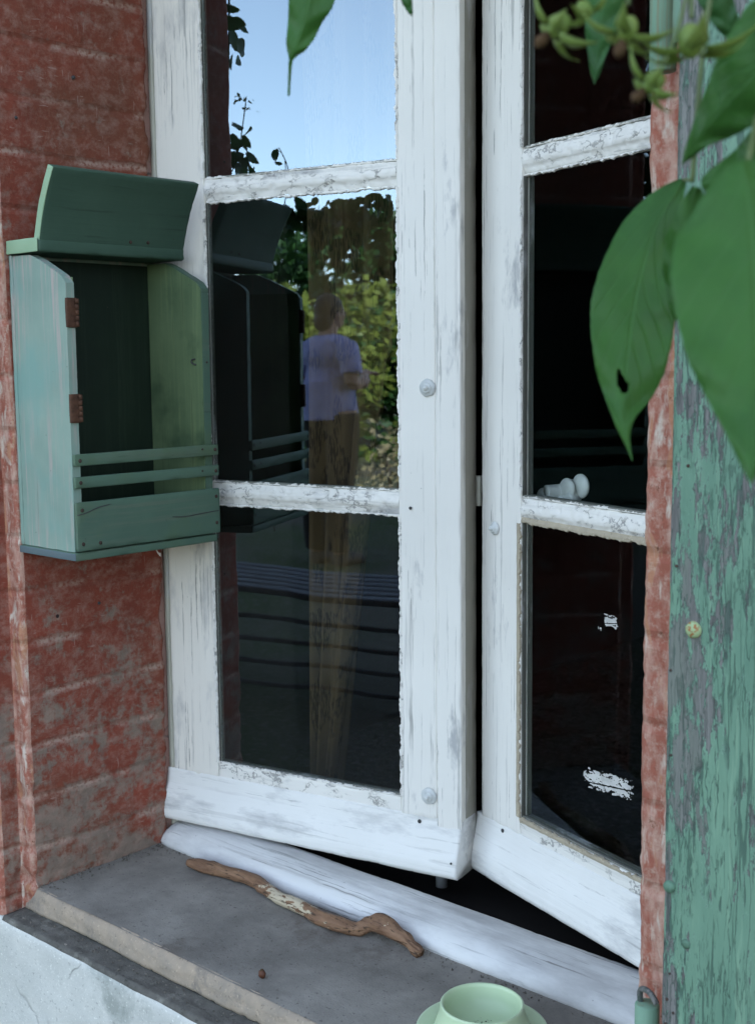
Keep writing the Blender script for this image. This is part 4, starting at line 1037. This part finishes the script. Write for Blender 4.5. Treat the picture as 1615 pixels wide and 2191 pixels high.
# local frame: faces -Y, so after the turn the back shows towards the house; +X is the left-hand side
def remesh(o, vx, sm=2):
    md = o.modifiers.new('r', 'REMESH'); md.mode = 'VOXEL'; md.voxel_size = vx; md.use_smooth_shade = True
    m2 = o.modifiers.new('s', 'SMOOTH'); m2.iterations = sm*3; m2.factor = .5; return o
def limb(pts, rad, seg=14): return tube(spline(pts, 6), [lerpl(rad, i/((len(pts)-1)*6)) for i in range((len(pts)-1)*6+1)], seg)
def cap(p, r): return ellipsoid(p, (r, r, r))
hips, kn, an, shd, el, wr = {}, {}, {}, {}, {}, {}
parts = [ellipsoid((0, 0, .98), (.165, .115, .13)), ellipsoid((0, -.01, 1.17), (.150, .105, .17)), ellipsoid((0, 0, 1.33), (.170, .112, .13)), ellipsoid((0, .005, 1.405), (.185, .085, .06)),
         limb([(0, .01, 1.40), (0, .0, 1.47), (0, -.02, 1.53)], [.062, .055, .055]), ellipsoid((0, -.025, 1.60), (.073, .092, .108)), ellipsoid((0, -.055, 1.555), (.052, .058, .055)),
         ellipsoid((0, -.122, 1.590), (.013, .018, .022)), ellipsoid((.073, -.02, 1.59), (.010, .020, .030)), ellipsoid((-.073, -.02, 1.59), (.010, .020, .030)), ellipsoid((0, -.108, 1.548), (.026, .012, .009))]
for s in (-1, 1):
    foot = .03*s
    parts += [limb([(.085*s, 0, .95), (.095*s, -.01, .72), (.095*s, -.015, .50)], [.098, .078, .056]), limb([(.095*s, -.015, .50), (.098*s, .015, .32), (.10*s, .01, .09)], [.055, .056, .038]),
              limb([(.10*s, .035, .045), (.105*s, -.06, .045), (.115*s, -.155, .030)], [.040, .042, .030])]
    E_ = (.232*s, .02, 1.13); W_ = (.10*s, -.20, 1.20)
    parts += [limb([(.175*s, 0, 1.385), (.215*s, .012, 1.28), E_], [.060, .050, .041]), limb([E_, (.205*s, -.10, 1.15), W_], [.042, .039, .027])]
    pm = Vector((.072*s, -.250, 1.215)); parts += [ellipsoid(tuple(pm), (.036, .046, .020)), limb([W_, tuple(pm)], [.027, .026])]
    for k, (dx, L) in enumerate(((-.030, .058), (-.010, .070), (.010, .074), (.029, .066))):
        b = pm+Vector((dx*s*.9, -.035, 0)); parts.append(limb([tuple(b), tuple(b+Vector((-.004*s, -L*.5, .004))), tuple(b+Vector((-.010*s, -L*.85, -.016)))], [.0095, .009, .0078], 8))
    b = pm+Vector((-.030*s, .005, .0)); parts.append(limb([tuple(b), tuple(b+Vector((-.024*s, -.020, .012))), tuple(b+Vector((-.034*s, -.045, .012)))], [.012, .0105, .009], 8))
body = remesh(mesh('body', *merge(parts), MAT['skin'], pe), .0065, 1)
hair = remesh(mesh('hair', *merge([ellipsoid((0, -.008, 1.625), (.083, .096, .100)), ellipsoid((0, .035, 1.56), (.070, .055, .075))]), MAT['hair'], pe), .007, 1)
for s in (-1, 1): mesh('eye', *ellipsoid((.030*s, -.112, 1.605), (.012, .008, .008)), MAT['hair'], pe)
ts = [ellipsoid((0, 0, .99), (.185, .135, .15)), ellipsoid((0, -.008, 1.15), (.172, .128, .20)), ellipsoid((0, 0, 1.33), (.188, .128, .14)), ellipsoid((0, .005, 1.405), (.200, .098, .068)),
      limb([(0, 0, 1.16), (0, 0, .90)], [.15, .165], 20)]
for s in (-1, 1): ts.append(limb([(.160*s, 0, 1.395), (.213*s, .012, 1.30), (.236*s, .018, 1.20)], [.070, .066, .066]))
remesh(mesh('t_shirt', *merge(ts), MAT['shirt'], pe), .010, 1)
tr = [ellipsoid((0, 0, .93), (.176, .127, .12))]
for s in (-1, 1): tr.append(limb([(.090*s, 0, .93), (.098*s, -.005, .70), (.098*s, 0, .45), (.10*s, .01, .10)], [.108, .094, .078, .072]))
remesh(mesh('trousers', *merge(tr), MAT['trousers'], pe), .010, 1)
for s in (-1, 1): remesh(mesh('shoe', *merge([limb([(.10*s, .045, .048), (.106*s, -.06, .046), (.117*s, -.165, .034)], [.048, .049, .037])]), MAT['shoe'], pe), .008, 1)
